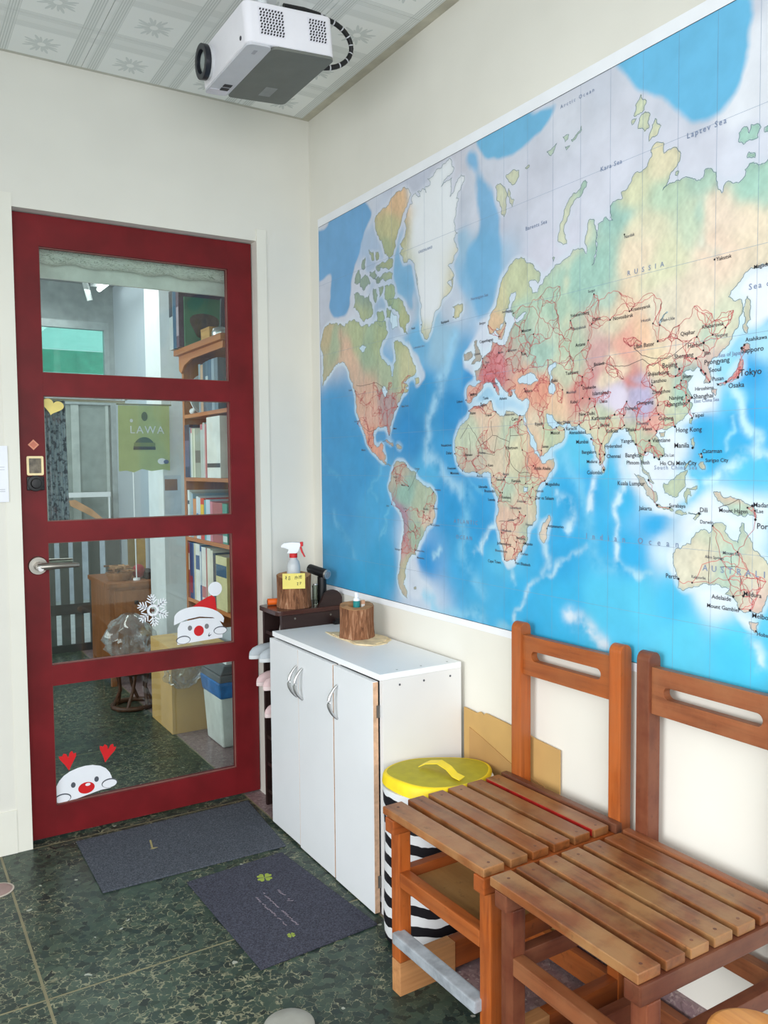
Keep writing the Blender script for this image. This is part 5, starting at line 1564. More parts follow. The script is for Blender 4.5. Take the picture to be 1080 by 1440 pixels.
script_line(-.0438, .0554, -.0318, -.1254, 22, .004)
script_line(-.0175, .076, -.0045, -.1386, 26, .004)
script_line(.0257, .0676, .030, .02, 7, .004)
script_line(.030, .0, .034, -.026, 4, .006)
t = thing('floor_drain', 'small round pinkish drain cover in the floor at the left edge', 'drain', (-1.166, -.232, 0))
m = MB()
m.lathe([(.040, 0), (.040, .0022), (.034, .003), (.034, .0018), (.028, .0018), (.012, .0026), (.002, .0026)], n=32)
obj('cover', m, plain((158, 132, 128), .5, .2), t, smooth=40)
m = MB()
m.lathe([(.0405, 0), (.0455, 0), (.0455, .002), (.0405, .0024)], n=32, close=False)
obj('ring', m, plain((196, 184, 172), .4, .3), t, smooth=40)
t = thing('plastic_tub', 'grey translucent round plastic tub on the floor at bottom edge', 'tub', (-.737, -1.325, 0))
m = MB()
m.lathe([(.040, 0), (.046, .004), (.050, .070), (.0485, .070), (.0445, .006), (.002, .005)], n=36, close=False)
obj('body', m, clear_plastic('cloudy_plastic', (176, 178, 172), .5, .3), t, smooth=40)
m = MB()
m.lathe([(.0505, .0702), (.053, .0702), (.053, .080), (.050, .0825), (.02, .0825), (.001, .083)], n=36)
obj('lid', m, plain((150, 150, 142), .35, 0, .04), t, smooth=40)

# ------------------------------------------------------------------ ceiling projector
t = thing('projector', 'white box projector with grey underside hanging from the ceiling', 'projector', (-.585, -.834, 2.30))
t.rotation_euler = (.0022, -.0806, .0025)
PW_, PD, PH = .253, .330, .108
m = MB()
m.prism(rrect(0, PW_, 0, PD, .02, 6), 2, .006, PH)
obj('case', m, plain((236, 234, 240), .35, 0, .012), t, bevel=.006, seg=3, smooth=40)
m = MB()
m.prism(rrect(.002, .070, .002, PD - .002, .016, 4), 2, .0, .0064)
obj('side_band', m, plain((206, 206, 212), .4, 0, .02), t)
m = MB()
m.prism(rrect(.0705, PW_ - .002, .002, PD - .002, .016, 4), 2, -.001, .0064)
obj('underside', m, plain((112, 114, 108), .55, 0, .03), t)
for x0, z0, nx_, nz_ in ((.038, .030, 8, 9), (.178, .036, 6, 8)):
    vent = obj('vent', B(x0 - .003, x0 + nx_ * .0085 + .001, -.0010, .001, z0 - .003, z0 + nz_ * .0072), plain((228, 226, 234), .4, 0, .01), t)
    for i in range(nx_):
        for k in range(nz_):
            m = MB()
            sx = .0012 * (k - nz_ / 2) * 0
            cx_, cz_ = x0 + .0035 + i * .0085 + (k % 2) * .002, z0 + .002 + k * .0072
            m.prism([(cx_ - .0032, cz_ - .0026), (cx_ + .0012, cz_ - .0026), (cx_ + .0034, cz_ + .0024), (cx_ - .001, cz_ + .0024)], 1, -.0016, -.0004)
            obj('vent_hole', m, plain((48, 46, 52), .7), vent)
m = MB()
m.cyl((.002, .268, .058), (-.009, .268, .058), .043, .043, 36)
obj('lens_barrel', m, plain((214, 216, 218), .4), t, smooth=40)
m = MB()
m.frame_prism([(.268 + .046 * math.cos(a), .058 + .046 * math.sin(a)) for a in [2 * PI * i / 36 for i in range(36)]], [(.268 + .031 * math.cos(a), .058 + .031 * math.sin(a)) for a in [2 * PI * i / 36 for i in range(36)]], 0, -.024, -.0085)
obj('lens_ring', m, plain((30, 32, 40), .3), t, bevel=.001, smooth=40)
m = MB()
m.sphere((-.010, .268, .058), .031, .35, 1, 1, 18)
obj('lens', m, plain((150, 158, 156), .08, .1), t, smooth=60)
m = MB()
m.cyl((-.0012, .040, .028), (.001, .040, .028), .0055, n=16)
obj('screw_hole', m, plain((60, 60, 70), .6), t)
for y in (.282, .258):
    obj('port', B(.034, .058, y - .008, y + .010, -.0010, .0006), plain((52, 50, 54), .6), t)
obj('port_plate', B(.006, .064, .288, .324, -.0009, .0004), plain((222, 218, 226), .4), t)
obj('faint_mark', B(.030, .040, .030, .052, -.0007, .0004), plain((176, 176, 184), .5), t)
obj('rating_label', B(.15, .185, .225, .285, -.0018, -.0006), plain((146, 148, 146), .5), t)
m = MB()
m.cyl((.13, .165, PH - .002), (.13, .165, PH + .02), .035, n=24)
mt = obj('mount_foot', m, M_WHITE, t)
m = MB()
m.cyl((.13, .165, PH + .02), (.13, .165, .199), .014, n=18)
obj('mount_pole', m, M_WHITE, t, smooth=40)
m = MB()
m.cyl((.13, .165, .199), (.13, .165, .2065), .04, n=24)
obj('mount_plate', m, M_WHITE, t)
m = MB()
path = []
for i in range(25):
    k = i / 24
    a = math.radians(115 - 250 * k)
    path.append((PW_ - .005 + .088 * math.cos(a) * (1 if math.cos(a) > 0 else .6), .03 + .05 * k, .062 + .056 * math.sin(a)))
path = [(.12, .02, PH + .012), (.18, .022, PH + .014), (.225, .026, PH + .012)] + path[3:]
m.tube(path, .0068, 10)
cable = obj('cable', m, M_BLACK, t, smooth=60, label='black and white twisted cable loop')
m = MB()
for i in range(2, len(path) - 1, 2):
    a, b = Vector(path[i]), Vector(path[i + 1])
    m.cyl(a + (b - a) * .1, a + (b - a) * .35, .0072, n=10)
obj('cable_twist', m, plain((196, 196, 200), .5), cable)

# ------------------------------------------------------------------ the room behind the glass door
H2 = 2.46
M_W2 = wall_mat('pale_blue_grey_wall', (182, 191, 200))
struct('wall_hall_right', B(0, .1, .1, 3.1, 0, H2 + .1), M_W2, label='pale wall behind the bookshelf in the next room')
struct('trim_6', B(-.125, 0, 1.52, 1.80, 0, H2), plain((222, 226, 228), .7, 0, .02), label='white pier in the next room')
w = MB()
w.box(-2.6, -2.5, .1, .4, 0, H2 + .1).box(-2.6, -2.5, 2.2, 3.1, 0, H2 + .1)
w.box(-2.6, -2.5, .4, 2.2, 0, .6).box(-2.6, -2.5, .4, 2.2, 2.2, H2 + .1)  # opening added for the hall fill light
struct('wall_hall_left', w, M_W2)
struct('ceiling_hall', B(-2.6, .1, .1, 3.1, H2, H2 + .1), plain((150, 154, 156), .8), label='grey ceiling of the next room')
M_FARW = plain((160, 168, 170), .7)
w = MB()
w.box(-2.6, -1.55, 3.0, 3.1, 0, H2 + .1).box(-.035, .1, 3.0, 3.1, 0, H2 + .1)
w.box(-1.55, -.035, 3.0, 3.1, 2.215, H2 + .1)
struct('wall_hall_far', w, M_FARW, label='grey far wall with the transom window and slatted gate')
# transom window above the gate
tw = bpy.data.objects.new('window_1', None)
tw['kind'] = 'structure'
tw['label'] = 'transom window in the far wall showing a green awning'
COL.objects.link(tw)
M_ALU = plain((176, 184, 186), .4, .4)
obj('window_frame', B(-1.55, -.035, 3.0, 3.05, 2.165, 2.215), M_ALU, tw)
obj('window_frame', B(-1.55, -.035, 3.0, 3.05, 1.66, 1.72), M_ALU, tw)
obj('window_frame', B(-.065, -.035, 3.0, 3.05, 1.72, 2.165), M_ALU, tw)
obj('window_frame', B(-1.55, -1.52, 3.0, 3.05, 1.72, 2.165), M_ALU, tw)
obj('glass_pane', B(-1.52, -.065, 3.02, 3.026, 1.72, 2.165), glass_mat('transom_glass', (228, 240, 238)), tw)
# sliding panels below it
t = thing('sliding_door', 'grey sliding door with pale frames and painted reflection bands across the far opening', 'door', (0, 3.0, 0))
M_PAN = plain((150, 160, 158), .5)
M_PANL = plain((184, 192, 190), .45)
obj('panel', B(-1.548, -.037, .02, .05, .842, 1.658), M_PAN, t)
for x, wd in ((-.415, .02), (-.365, .016), (-.27, .05), (-.06, .02), (-.62, .03), (-.9, .03), (-1.2, .03)):
    obj('upright', B(x - wd / 2, x + wd / 2, .008, .0195, .842, 1.658), M_PANL, t)  # some of these bands imitate shopfront reflections in the door glass
# slatted gate
t = thing('slatted_gate', 'dark upright slat gate with bright gaps at far end of next room', 'gate', (0, 2.96, 0))
M_GATE = plain((84, 88, 86), .6)
M_GATE2 = plain((58, 58, 58), .6)
gaps = [(-.437, -.402), (-.348, -.316), (-.262, -.218), (-.146, -.106)]
edges = [-.60] + [v for g in gaps for v in g] + [-.01]
for i in range(0, len(edges), 2):
    obj('slat', B(edges[i], edges[i + 1], -.012, .012, .05, .80), M_GATE, t)
for k in range(9):
    obj('slat', B(-1.5 + .1 * k, -1.43 + .1 * k, -.012, .012, .05, .80), M_GATE, t)
obj('cross_rail', B(-1.55, -.01, -.02, -.0125, .255, .325), M_GATE2, t)
obj('bottom_rail', B(-1.55, -.01, -.012, .012, .0, .05), M_GATE2, t)
obj('top_rail', B(-1.55, -.01, -.012, .012, .8002, .84), M_GATE, t)

# street outside
struct('ground', B(-6, 5, 3.1, 11, -.1, 0), plain((176, 176, 174), .8), label='pale paved street outside')
struct('exterior_wall', B(-4, 3, 5.2, 5.3, 0, 1.05), plain((176, 180, 188), .8), label='low grey wall across the street')
struct('exterior_ledge', B(-4, 3, 5.1, 5.2, .80, .86), plain((246, 246, 246), .6), label='white ledge on the low wall outside')
t = thing('green_awning', 'pale green street awning with a scalloped valance outside the transom', 'awning', (-.6, 4.2, 0))
M_AWN_LIT = plain((176, 240, 226), .6, 0, .03)  # backlight through the cloth put into the bright colour
M_AWN2 = plain((96, 190, 160), .6, 0, .08)


def sheet(pts, th=.006):
    m = MB()
    lo = [m.bm.verts.new(p) for p in pts]
    hi = [m.bm.verts.new((p[0], p[1] + th, p[2] + th)) for p in pts]
    n = len(pts)
    m.bm.faces.new(lo)
    m.bm.faces.new(hi[::-1])
    for i in range(n):
        m.bm.faces.new([lo[i], lo[(i + 1) % n], hi[(i + 1) % n], hi[i]])
    return m


obj('top_sheet', sheet([(-1.6, 0, 2.18), (1.6, 0, 2.18), (1.6, 1.0, 2.60), (-1.6, 1.0, 2.60)]), M_AWN_LIT, t)
obj('valance', sheet([(-1.6, -.01, 1.98), (1.6, -.01, 1.98), (1.6, -.01, 2.17), (-1.6, -.01, 2.17)]), M_AWN2, t)
obj('hem', B(-1.6, 1.6, -.03, -.012, 1.975, 1.995), plain((190, 244, 232), .5), t)
for x in (.0, .25, .5):
    m = MB()
    m.tube([(x, -.035, 1.985), (x - .05, -.035, 1.955), (x - .11, -.035, 1.945)], .004, 6)
    obj('tie_cord', m, plain((214, 236, 230), .6), t)
for x in (-1.55, 1.55):
    obj('post', B(x - .02, x + .02, .9, .94, 0, 2.56), M_ALU, t)

# fluorescent fitting
t = thing('tube_light', 'lit white tube light on the ceiling of the next room', 'light', (-.14, 2.3, H2))
obj('housing', B(-.05, .05, -.5, .5, -.05, -.0004), M_WHITE, t)
em = NT('lit_tube')
em.base((255, 255, 255))
em.b.inputs['Emission Color'].default_value = (1, 1, 1, 1)
em.b.inputs['Emission Strength'].default_value = 5
m = MB()
m.cyl((0, -.48, -.068), (0, .48, -.068), .016, n=14)
obj('tube', m, em.m, t)
t = thing('ceiling_bracket', 'short whitish bracket arm hanging from next room ceiling', 'bracket', (-.29, 2.5, H2))
m = MB()
m.cyl((-.02, 0, 0), (.03, .0, -.20), .017, .017, 12)
obj('arm', m, plain((190, 194, 194), .5), t)
obj('foot', B(-.05, .02, -.04, .04, -.006, -.0004), plain((170, 174, 174), .5), t)

# rolled blind just behind the top of the door
t = thing('rolled_blind', 'rolled patterned fabric blind hung behind the top of the door', 'blind', (-.62, .150, 1.955))


def roll_mat():
    n = NT('cream_cloth_with_green_lines')
    v = n.coord('Object', (9, 30, 30))
    a = n.noise(v, 2.0, 3, .6, 2.5)
    l = n.ramp(a, [(.46, (240, 240, 232)), (.492, (120, 132, 112)), (.515, (240, 240, 234))])
    n.base(l)
    n.bump(a, .4, .006)
    return n.set(.8, 0, .2)


m = MB()
path = [(-.40 + .8 * i / 24, .004 * math.sin(i * 2.1), .004 * math.sin(i * 1.3)) for i in range(25)]
m.tube(path, [.034 + .003 * math.sin(i * 1.9) for i in range(25)], 18)
obj('roll', m, roll_mat(), t, smooth=60)
obj('head_rail', B(-.41, .41, .036, .050, -.075, .045), plain((238, 238, 234), .6), t)
obj('bracket', B(-.41, -.40, -.03, .05, .0, .12), M_WHITE, t)
obj('bracket', B(.40, .41, -.03, .05, .0, .12), M_WHITE, t)
struct('trim_7', B(XL, XR, .1, .22, 2.076, 2.20), plain((196, 198, 198), .7), label='pale lintel behind the door')

# hanging cloth on a rod on the back of the door
t = thing('floral_cloth', 'grey blue floral cloth hanging behind the left of the second pane', 'cloth', (-.885, .105, 0))


def floral():
    n = NT('grey_blue_floral')
    v = n.coord('Object', (1, 1, 1))
    a = n.noise(v, 60, 3, .6)
    b = n.noise(v, 26, 3, .6)
    c = n.ramp(a, [(.40, (74, 82, 98)), (.48, (150, 160, 174)), (.66, (172, 180, 190))])
    n.base(n.mix(n.ramp(b, [(.6, (0, 0, 0)), (.68, (150, 150, 150))]), c, (150, 88, 100)))
    return n.set(.85, 0, .2)


m = MB()
top, bot = [], []
for i in range(33):
    x = -.054 + .066 * i / 32
    y = .005 * math.sin(i * .8)
    top.append((x, y))
    bot.append((x + .004, y * 1.5))
F0 = [m.bm.verts.new((x, y - .001, 1.462)) for x, y in top]
F1 = [m.bm.verts.new((x, y - .001, 1.02)) for x, y in bot]
B0 = [m.bm.verts.new((x, y + .001, 1.462)) for x, y in top]
B1 = [m.bm.verts.new((x, y + .001, 1.02)) for x, y in bot]
for i in range(32):
    for a, b, c, d in ((F0[i], F1[i], F1[i + 1], F0[i + 1]), (B0[i + 1], B1[i + 1], B1[i], B0[i]), (F0[i], F0[i + 1], B0[i + 1], B0[i]), (F1[i + 1], F1[i], B1[i], B1[i + 1])):
        m.bm.faces.new((a, b, c, d))
for k in (0, 32):
    m.bm.faces.new((F0[k], F1[k], B1[k], B0[k]))
obj('cloth', m, floral(), t, smooth=70)
m = MB()
m.tube([(-.062, 0, 1.4635), (.21, 0, 1.462)], .0045, 10)
obj('rod', m, plain((206, 196, 176), .5), t, smooth=40)
for x in (-.06, .208):
    obj('rod_hook', B(x - .004, x + .004, -.0265, .004, 1.466, 1.492), M_WHITE, t)

# bookshelf on the right-hand wall of the next room
W_SHELF = wood('orange_pine_board', (186, 112, 54), (158, 86, 38), None, 1, .5, 0, .6)
W_SHELFV = wood('orange_pine_upright', (184, 110, 52), (156, 84, 36), None, 2, .5, 0, .6)
t = thing('bookshelf', 'orange pine bookshelf fixed to the wall of the next room', 'bookshelf', (0, 0, 0))
SX, SY0, SY1 = -.29, .115, .662
shz = [1.73, 1.456, 1.190, .935, .672]
obj('upright', B(SX, -.012, SY1 - .024, SY1, .52, 1.708), W_SHELFV, t, bevel=.002)
obj('upright', B(SX, -.012, SY0, SY0 + .02, .52, 1.708), W_SHELFV, t, bevel=.002)
obj('upright', B(-.126, -.056, SY1 + .016, SY1 + .036, 1.60, 2.14), W_SHELFV, t, bevel=.002)
for i, z in enumerate(shz):
    if i == 0:
        obj('shelf', B(SX - .03, -.012, SY0 - .005, SY1 + .012, z - .024, z), W_SHELF, t, bevel=.003)
        m = MB()
        m.prism([(SY0 + .02, z - .0245), (SY1 - .001, z - .0245), (SY1 - .001, z - .085), (SY1 - .03, z - .10), (SY1 - .07, z - .07), (SY1 - .16, z - .052), (SY0 + .02, z - .05)], 0, SX - .012, SX - .001)
        obj('apron', m, W_SHELF, t, bevel=.002)
    else:
        obj('shelf', B(SX, -.012, SY0 + .0205, SY1 - .0245, z - .016, z), W_SHELF, t, bevel=.002)
obj('back_panel', B(-.0118, -.004, SY0, SY1, .52, 1.708), W_SHELFV, t)
ORD = ['first', 'second', 'third', 'fourth', 'fifth', 'sixth', 'seventh', 'eighth', 'ninth', 'tenth', 'eleventh', 'twelfth', 'thirteenth', 'fourteenth', 'fifteenth']
M_PAGE = plain((222, 214, 196), .8)


def book(cname, rgb, label, y1, th, dep, hgt, z, xf, lean=0, group='books on the shelves behind the glass', band=None):
    t = thing('book', label, 'book', (xf, y1, z), 0, group)
    t.rotation_euler = (lean, 0, 0)
    m = MB()
    m.box(0, dep, -th, -th + .0022, 0, hgt).box(0, dep, -.0022, 0, 0, hgt).box(0, .0022, -th + .0022, -.0022, 0, hgt)
    obj('cover', m, plain(rgb, .5, 0, .05), t)
    obj('pages', B(.003, dep - .004, -th + .0024, -.0024, .003, hgt - .003), M_PAGE, t)
    if band:
        obj('spine_label', B(-.0006, .0001, -th + .003, -.003, hgt * band[1], hgt * band[2]), plain(band[0], .5), t)
    return t


def row(z, xf, items, where, y=None, gap=.24):
    y = (SY1 - .027) if y is None else y
    for i, (cn, rgb, th, dep, hg, band) in enumerate(items):
        lean = 0
        hg = min(hg, gap)
        book(cn, rgb, '%s spined book, %s from the inner end of the %s' % (cn, ORD[i], where), y, th, dep, hg, z + .0005, xf, lean, 'books on the %s' % where, band)
        y -= th + .0012


WB = (236, 234, 230)
row(.672, -.287, [('red patterned', (150, 60, 60), .018, .19, .255, ((206, 186, 170), .5, .8)), ('navy', (40, 60, 110), .036, .2, .25, ((150, 30, 60), .1, .4)), ('white edged blue', (84, 110, 160), .016, .2, .25, None), ('cream', (214, 206, 182), .020, .2, .245, None), ('white', WB, .052, .2, .240, ((90, 110, 150), .55, .8)), ('blue striped', (70, 92, 140), .020, .2, .235, ((220, 224, 230), .3, .9)), ('plain white', (230, 226, 222), .052, .2, .232, ((200, 120, 120), .1, .3)), ('pale red', (190, 110, 104), .014, .2, .228, None), ('ivory', (226, 220, 206), .040, .2, .232, None), ('tall ivory', (222, 214, 198), .026, .2, .226, None), ('charcoal', (70, 66, 78), .030, .2, .216, None), ('pale yellow', (222, 210, 160), .120, .2, .212, ((54, 90, 120), .62, .84))], 'lowest book row')
row(.935, -.285, [('white', (226, 228, 226), .026, .2, .200, ((70, 74, 80), .7, .78)), ('grey framed', (178, 184, 182), .024, .2, .192, None), ('pale blue', (150, 176, 196), .016, .2, .186, None), ('orange', (214, 140, 84), .040, .2, .165, ((50, 84, 140), .05, .45)), ('white blue', (214, 222, 230), .028, .2, .176, ((90, 130, 180), .3, .6)), ('sky white', (206, 216, 226), .022, .2, .172, None), ('red and yellow', (214, 70, 50), .044, .2, .170, ((240, 196, 60), .45, .85)), ('teal', (110, 170, 176), .020, .2, .164, None), ('blue white', (200, 212, 226), .048, .2, .166, ((60, 110, 170), .5, .6)), ('pink', (214, 130, 140), .026, .2, .160, None), ('brick red', (180, 96, 92), .110, .2, .158, ((120, 60, 84), .2, .6)), ('green', (90, 150, 130), .050, .2, .156, ((220, 224, 220), .05, .2))], 'second lowest book row')
row(1.190, -.292, [('dark violet', (52, 44, 70), .060, .2, .222, ((96, 90, 120), .2, .7)), ('blue grey', (110, 130, 150), .014, .2, .21, None), ('white', (222, 222, 216), .020, .2, .206, ((206, 110, 120), .9, 1.0)), ('pale green', (186, 196, 170), .014, .2, .204, None), ('cream', (222, 220, 200), .018, .2, .203, None), ('olive grey', (160, 164, 150), .066, .2, .202, ((110, 104, 96), .3, .55)), ('light grey', (190, 194, 190), .030, .2, .216, ((206, 110, 120), .9, 1.0)), ('silver', (200, 204, 202), .018, .2, .222, None), ('pink striped', (214, 150, 150), .014, .2, .216, None), ('red', (180, 60, 66), .010, .2, .212, None), ('tall white', (234, 232, 226), .150, .2, .244, ((70, 66, 66), .17, .24))], 'middle book row')
row(1.456, -.285, [('grey blue', (140, 156, 168), .022, .2, .195, None), ('tan', (196, 160, 130), .030, .2, .19, None), ('dark slate', (70, 82, 96), .026, .2, .195, None), ('slate', (88, 104, 120), .034, .2, 0.198, ((190, 196, 200), .5, .7)), ('blue slate', (80, 100, 122), .034, .2, .2, None), ('pale slate', (150, 164, 176), .03, .2, .2, None), ('steel grey', (110, 124, 136), .04, .2, .2, None)], 'upper book row', SY1 - .20)
# books on the top board
row(1.73, -.335, [('black and white', (190, 194, 196), .05, .2, .250, ((60, 54, 60), .55, .98)), ('sea blue', (36, 84, 116), .042, .2, .245, None), ('wine striped', (96, 70, 86), .036, .2, .236, ((176, 160, 168), .2, .7))], 'top board', SY1 + .013, .3)
t = thing('picture_book', 'big green covered book with a brown blot leaning on the top shelf', 'book', (-.315, SY1 - .120, 1.7305))
t.rotation_euler = (0, 0, math.radians(0))
m = MB()
m.box(0, .16, -.012, 0, 0, .205)
obj('cover', m, plain((84, 128, 98), .5, 0, .12, 8), t, bevel=.001)
m = MB()
m.prism([(.085 + .058 * math.cos(a) * (1 + .2 * math.sin(3 * a)), .09 + .06 * math.sin(a) * (1 + .15 * math.cos(2 * a))) for a in [2 * PI * i / 26 for i in range(26)]], 1, -.0128, -.0118)
obj('brown_blot', m, plain((98, 78, 68), .6, 0, .2, 30), t)
t = thing('wooden_box', 'small pale wooden box on the top shelf before the green book', 'box', (-.275, .40, 1.7305))
obj('body', B(0, .10, -.05, .05, 0, .05), wood('pale_box_wood', (206, 160, 92), (186, 134, 70), None, 1, .5), t, bevel=.001)
obj('lid', B(-.001, .101, -.051, .051, .0502, .06), wood('pale_lid_wood', (196, 148, 84), (176, 124, 64), None, 1, .5), t, bevel=.001)
t = thing('silver_trinket', 'small silver trinket bowl with upright pin on the top shelf', 'trinket', (-.25, .29, 1.7305))
m = MB()
m.lathe([(.02, 0), (.034, .012), (.036, .03), (.03, .044), (.012, .05)], n=22)
obj('bowl', m, M_SILVER, t, smooth=50)
m = MB()
m.cyl((.0, 0, .049), (.004, 0, .16), .004, .003, 10)
obj('pin', m, S_GREY, t)
t = thing('white_plate', 'round white plate standing upright on the shelf below the top', 'plate', (-.226, SY1 - .085, 1.4565))
m = MB()
m.frame_prism([(.062 * math.cos(a), .084 + .084 * math.sin(a)) for a in [2 * PI * i / 32 for i in range(32)]], [(.052 * math.cos(a), .084 + .072 * math.sin(a)) for a in [2 * PI * i / 32 for i in range(32)]], 1, -.006, .002)
obj('rim', m, S_WHITE, t, bevel=.001)
m = MB()
m.prism([(.0515 * math.cos(a), .084 + .0715 * math.sin(a)) for a in [2 * PI * i / 32 for i in range(32)]], 1, -.001, .002)
obj('disc', m, plain((214, 224, 226), .4), t)
t = thing('white_figurine', 'small white animal figurine on the shelf over the middle books', 'figurine', (-.262, SY1 - .055, 1.4565))
m = MB()
m.sphere((0, 0, .014), .016, .9, 1.3, .85, 12).sphere((-.002, -.024, .020), .010, 1, 1, 1, 10)
obj('body', m, S_WHITE, t, smooth=60)

# waste bin
t = thing('waste_bin', 'white waste bin with grey lid and blue bag in the next room', 'bin', (-.078, .437, 0))
def taper(z0, z1, a0, b0, a1, b1, mat, name, bev=.006):
    m = MB()
    lo = [m.bm.verts.new((x * a0, y * b0, z0)) for x, y in ((-1, -1), (1, -1), (1, 1), (-1, 1))]
    hi = [m.bm.verts.new((x * a1, y * b1, z1)) for x, y in ((-1, -1), (1, -1), (1, 1), (-1, 1))]
    m.bm.faces.new(lo[::-1]); m.bm.faces.new(hi)
    for i in range(4):
        m.bm.faces.new([lo[i], lo[(i + 1) % 4], hi[(i + 1) % 4], hi[i]])
    return obj(name, m, mat, t, bevel=bev, seg=3, smooth=40)


t.location = (-.052, .655, 0)
t.location = (-.078, .672, 0)
taper(0, .225, .093, .100, .106, .113, plain((222, 224, 220), .45), 'body', .014)
taper(.222, .295, .1085, .1155, .117, .124, plain((58, 120, 186), .4, 0, .12, 30), 'blue_bag', .012)
taper(.292, .325, .113, .120, .112, .119, plain((108, 112, 116), .4), 'lid_collar', .012)
taper(.3255, .36, .105, .112, .080, .088, plain((104, 108, 112), .4), 'lid', .008)
taper(.3605, .375, .062, .07, .058, .064, plain((222, 226, 226), .4), 'swing_flap', .004)

# carton with clear bags
t = thing('cardboard_box', 'tall brown cardboard box standing in the next room beside the bin', 'box', (-.17, 1.045, 0))
m = MB()
m.box(-.13, .13, -.165, .165, 0, .40)
obj('carton', m, plain((202, 160, 98), .8, 0, .05, 5), t, bevel=.002)
obj('flap', B(-.13, -.002, -.165, .165, .4005, .404), plain((212, 178, 120), .8), t)
obj('flap', B(.002, .13, -.165, .165, .4005, .404), plain((212, 178, 120), .8), t)
obj('tape', B(-.025, .025, -.1662, .1662, .4042, .4048), plain((206, 180, 130), .3), t)


def crinkle(name, label, loc, sx, sy, sz, seed):
    t = thing(name, label, 'bag', loc, 0, 'clear plastic bags by the carton')
    rng = random.Random(seed)
    m = MB()
    n, rows = 30, 14
    ph = [rng.uniform(0, 6) for _ in range(12)]
    prof = []
    for k in range(rows + 1):
        v = k / rows
        prof.append((math.sin(PI * min(.97, max(.03, v))) ** .6, v))
    rings = []
    for r, v in prof:
        ring = []
        for i in range(n):
            a = 2 * PI * i / n
            kk = 1 + .13 * math.sin(5 * a + ph[0] + v * 7) + .08 * math.sin(9 * a + ph[1] - v * 13) + .07 * rng.uniform(-1, 1)
            ring.append(m.bm.verts.new((math.cos(a) * r * sx * kk, math.sin(a) * r * sy * kk, v * sz + .01 * rng.uniform(-1, 1) * (1 if 0 < v < 1 else 0))))
        rings.append(ring)
    for A, Bq in zip(rings, rings[1:]):
        for i in range(n):
            m.bm.faces.new([A[i], A[(i + 1) % n], Bq[(i + 1) % n], Bq[i]])
    g = NT('clear_film')
    g.t.nodes.remove(g.b)
    tr = g.n('ShaderNodeBsdfTransparent')
    tr.inputs[0].default_value = (.93, .94, .95, 1)
    gl = g.n('ShaderNodeBsdfGlossy')
    gl.inputs['Roughness'].default_value = .12
    df = g.n('ShaderNodeBsdfDiffuse')
    df.inputs[0].default_value = (.8, .82, .84, 1)
    m1 = g.n('ShaderNodeMixShader')
    m1.inputs[0].default_value = .35
    g.link(gl.outputs[0], m1.inputs[1])
    g.link(df.outputs[0], m1.inputs[2])
    lw_ = g.n('ShaderNodeLayerWeight')
    lw_.inputs[0].default_value = .45
    m2 = g.n('ShaderNodeMixShader')
    g.link(g.math('ADD', g.math('MULTIPLY', lw_.outputs['Facing'], .5), .10), m2.inputs[0])
    g.link(tr.outputs[0], m2.inputs[1])
    g.link(m1.outputs[0], m2.inputs[2])
    g.link(m2.outputs[0], g.out.inputs[0])
    obj('film', m, g.m, t, smooth=25)


crinkle('plastic_bag', 'puffed clear plastic bag standing on the rattan stool left of the carton', (-.345, 1.44, .2245), .125, .14, .26, 2)
crinkle('plastic_bag', 'crumpled clear plastic bag lying in front of the carton top', (-.262, .822, .225), .085, .045, .16, 5)

# desk with odds and ends, rattan stool, planks
t = thing('wooden_desk', 'orange brown wooden cabinet desk in the next room', 'desk', (-.19, 2.12, 0))
W_DSK = wood('orange_desk_wood', (150, 90, 44), (118, 66, 30), None, 2, .5, 0, .6)
obj('top', B(-.16, .16, -.25, .25, .56, .585), W_DSK, t, bevel=.002)
obj('carcass', B(-.145, .145, -.235, .235, .10, .5595), W_DSK, t, bevel=.002)
for sx in (-1, 1):
    for sy in (-1, 1):
        obj('leg', B(sx * .13 - .014, sx * .13 + .014, sy * .22 - .014, sy * .22 + .014, 0, .0995), W_DSK, t)
obj('drawer', B(-.12, .12, -.245, -.2355, .40, .54), W_DSK, t, bevel=.002)
obj('knob', B(-.01, .01, -.256, -.2455, .46, .48), M_BLACK, t)
t = thing('twig_basket', 'low basket heaped with brown twigs on the desk behind glass', 'basket', (-.245, 2.02, .5856))
m = MB()
m.lathe([(.06, 0), (.075, .03), (.078, .045), (.07, .046), (.055, .012)], n=24, close=True)
obj('basket', m, wood('basket_cane', (140, 96, 62), (110, 70, 42), None, 2), t)
rng = random.Random(9)
for i in range(16):
    m = MB()
    a = rng.uniform(0, PI)
    L = rng.uniform(.04, .065)
    x, y, z = rng.uniform(-.03, .03), rng.uniform(-.03, .03), .05 + i * .002
    m.cyl((x - L * math.cos(a), y - L * math.sin(a), z + rng.uniform(-.006, .01)), (x + L * math.cos(a), y + L * math.sin(a), z + rng.uniform(-.006, .01)), .006, .004, 7)
    obj('twig', m, plain(rng.choice([(150, 106, 74), (110, 74, 50), (176, 136, 100), (80, 54, 40)]), .8), t)
t = thing('red_pouch', 'bright red cloth pouch on the desk behind the glass', 'pouch', (-.135, 2.02, .5856))
m = MB()
m.sphere((0, 0, .042), .042, .9, .8, 1, 14)
obj('cloth', m, plain((160, 44, 52), .7, 0, .15, 30), t, smooth=60)
t = thing('black_tray', 'dark tray on the desk beside the red pouch', 'tray', (-.075, 2.05, .5856))
obj('tray', B(-.035, .035, -.1, .1, 0, .04), M_BLACK, t, bevel=.003)
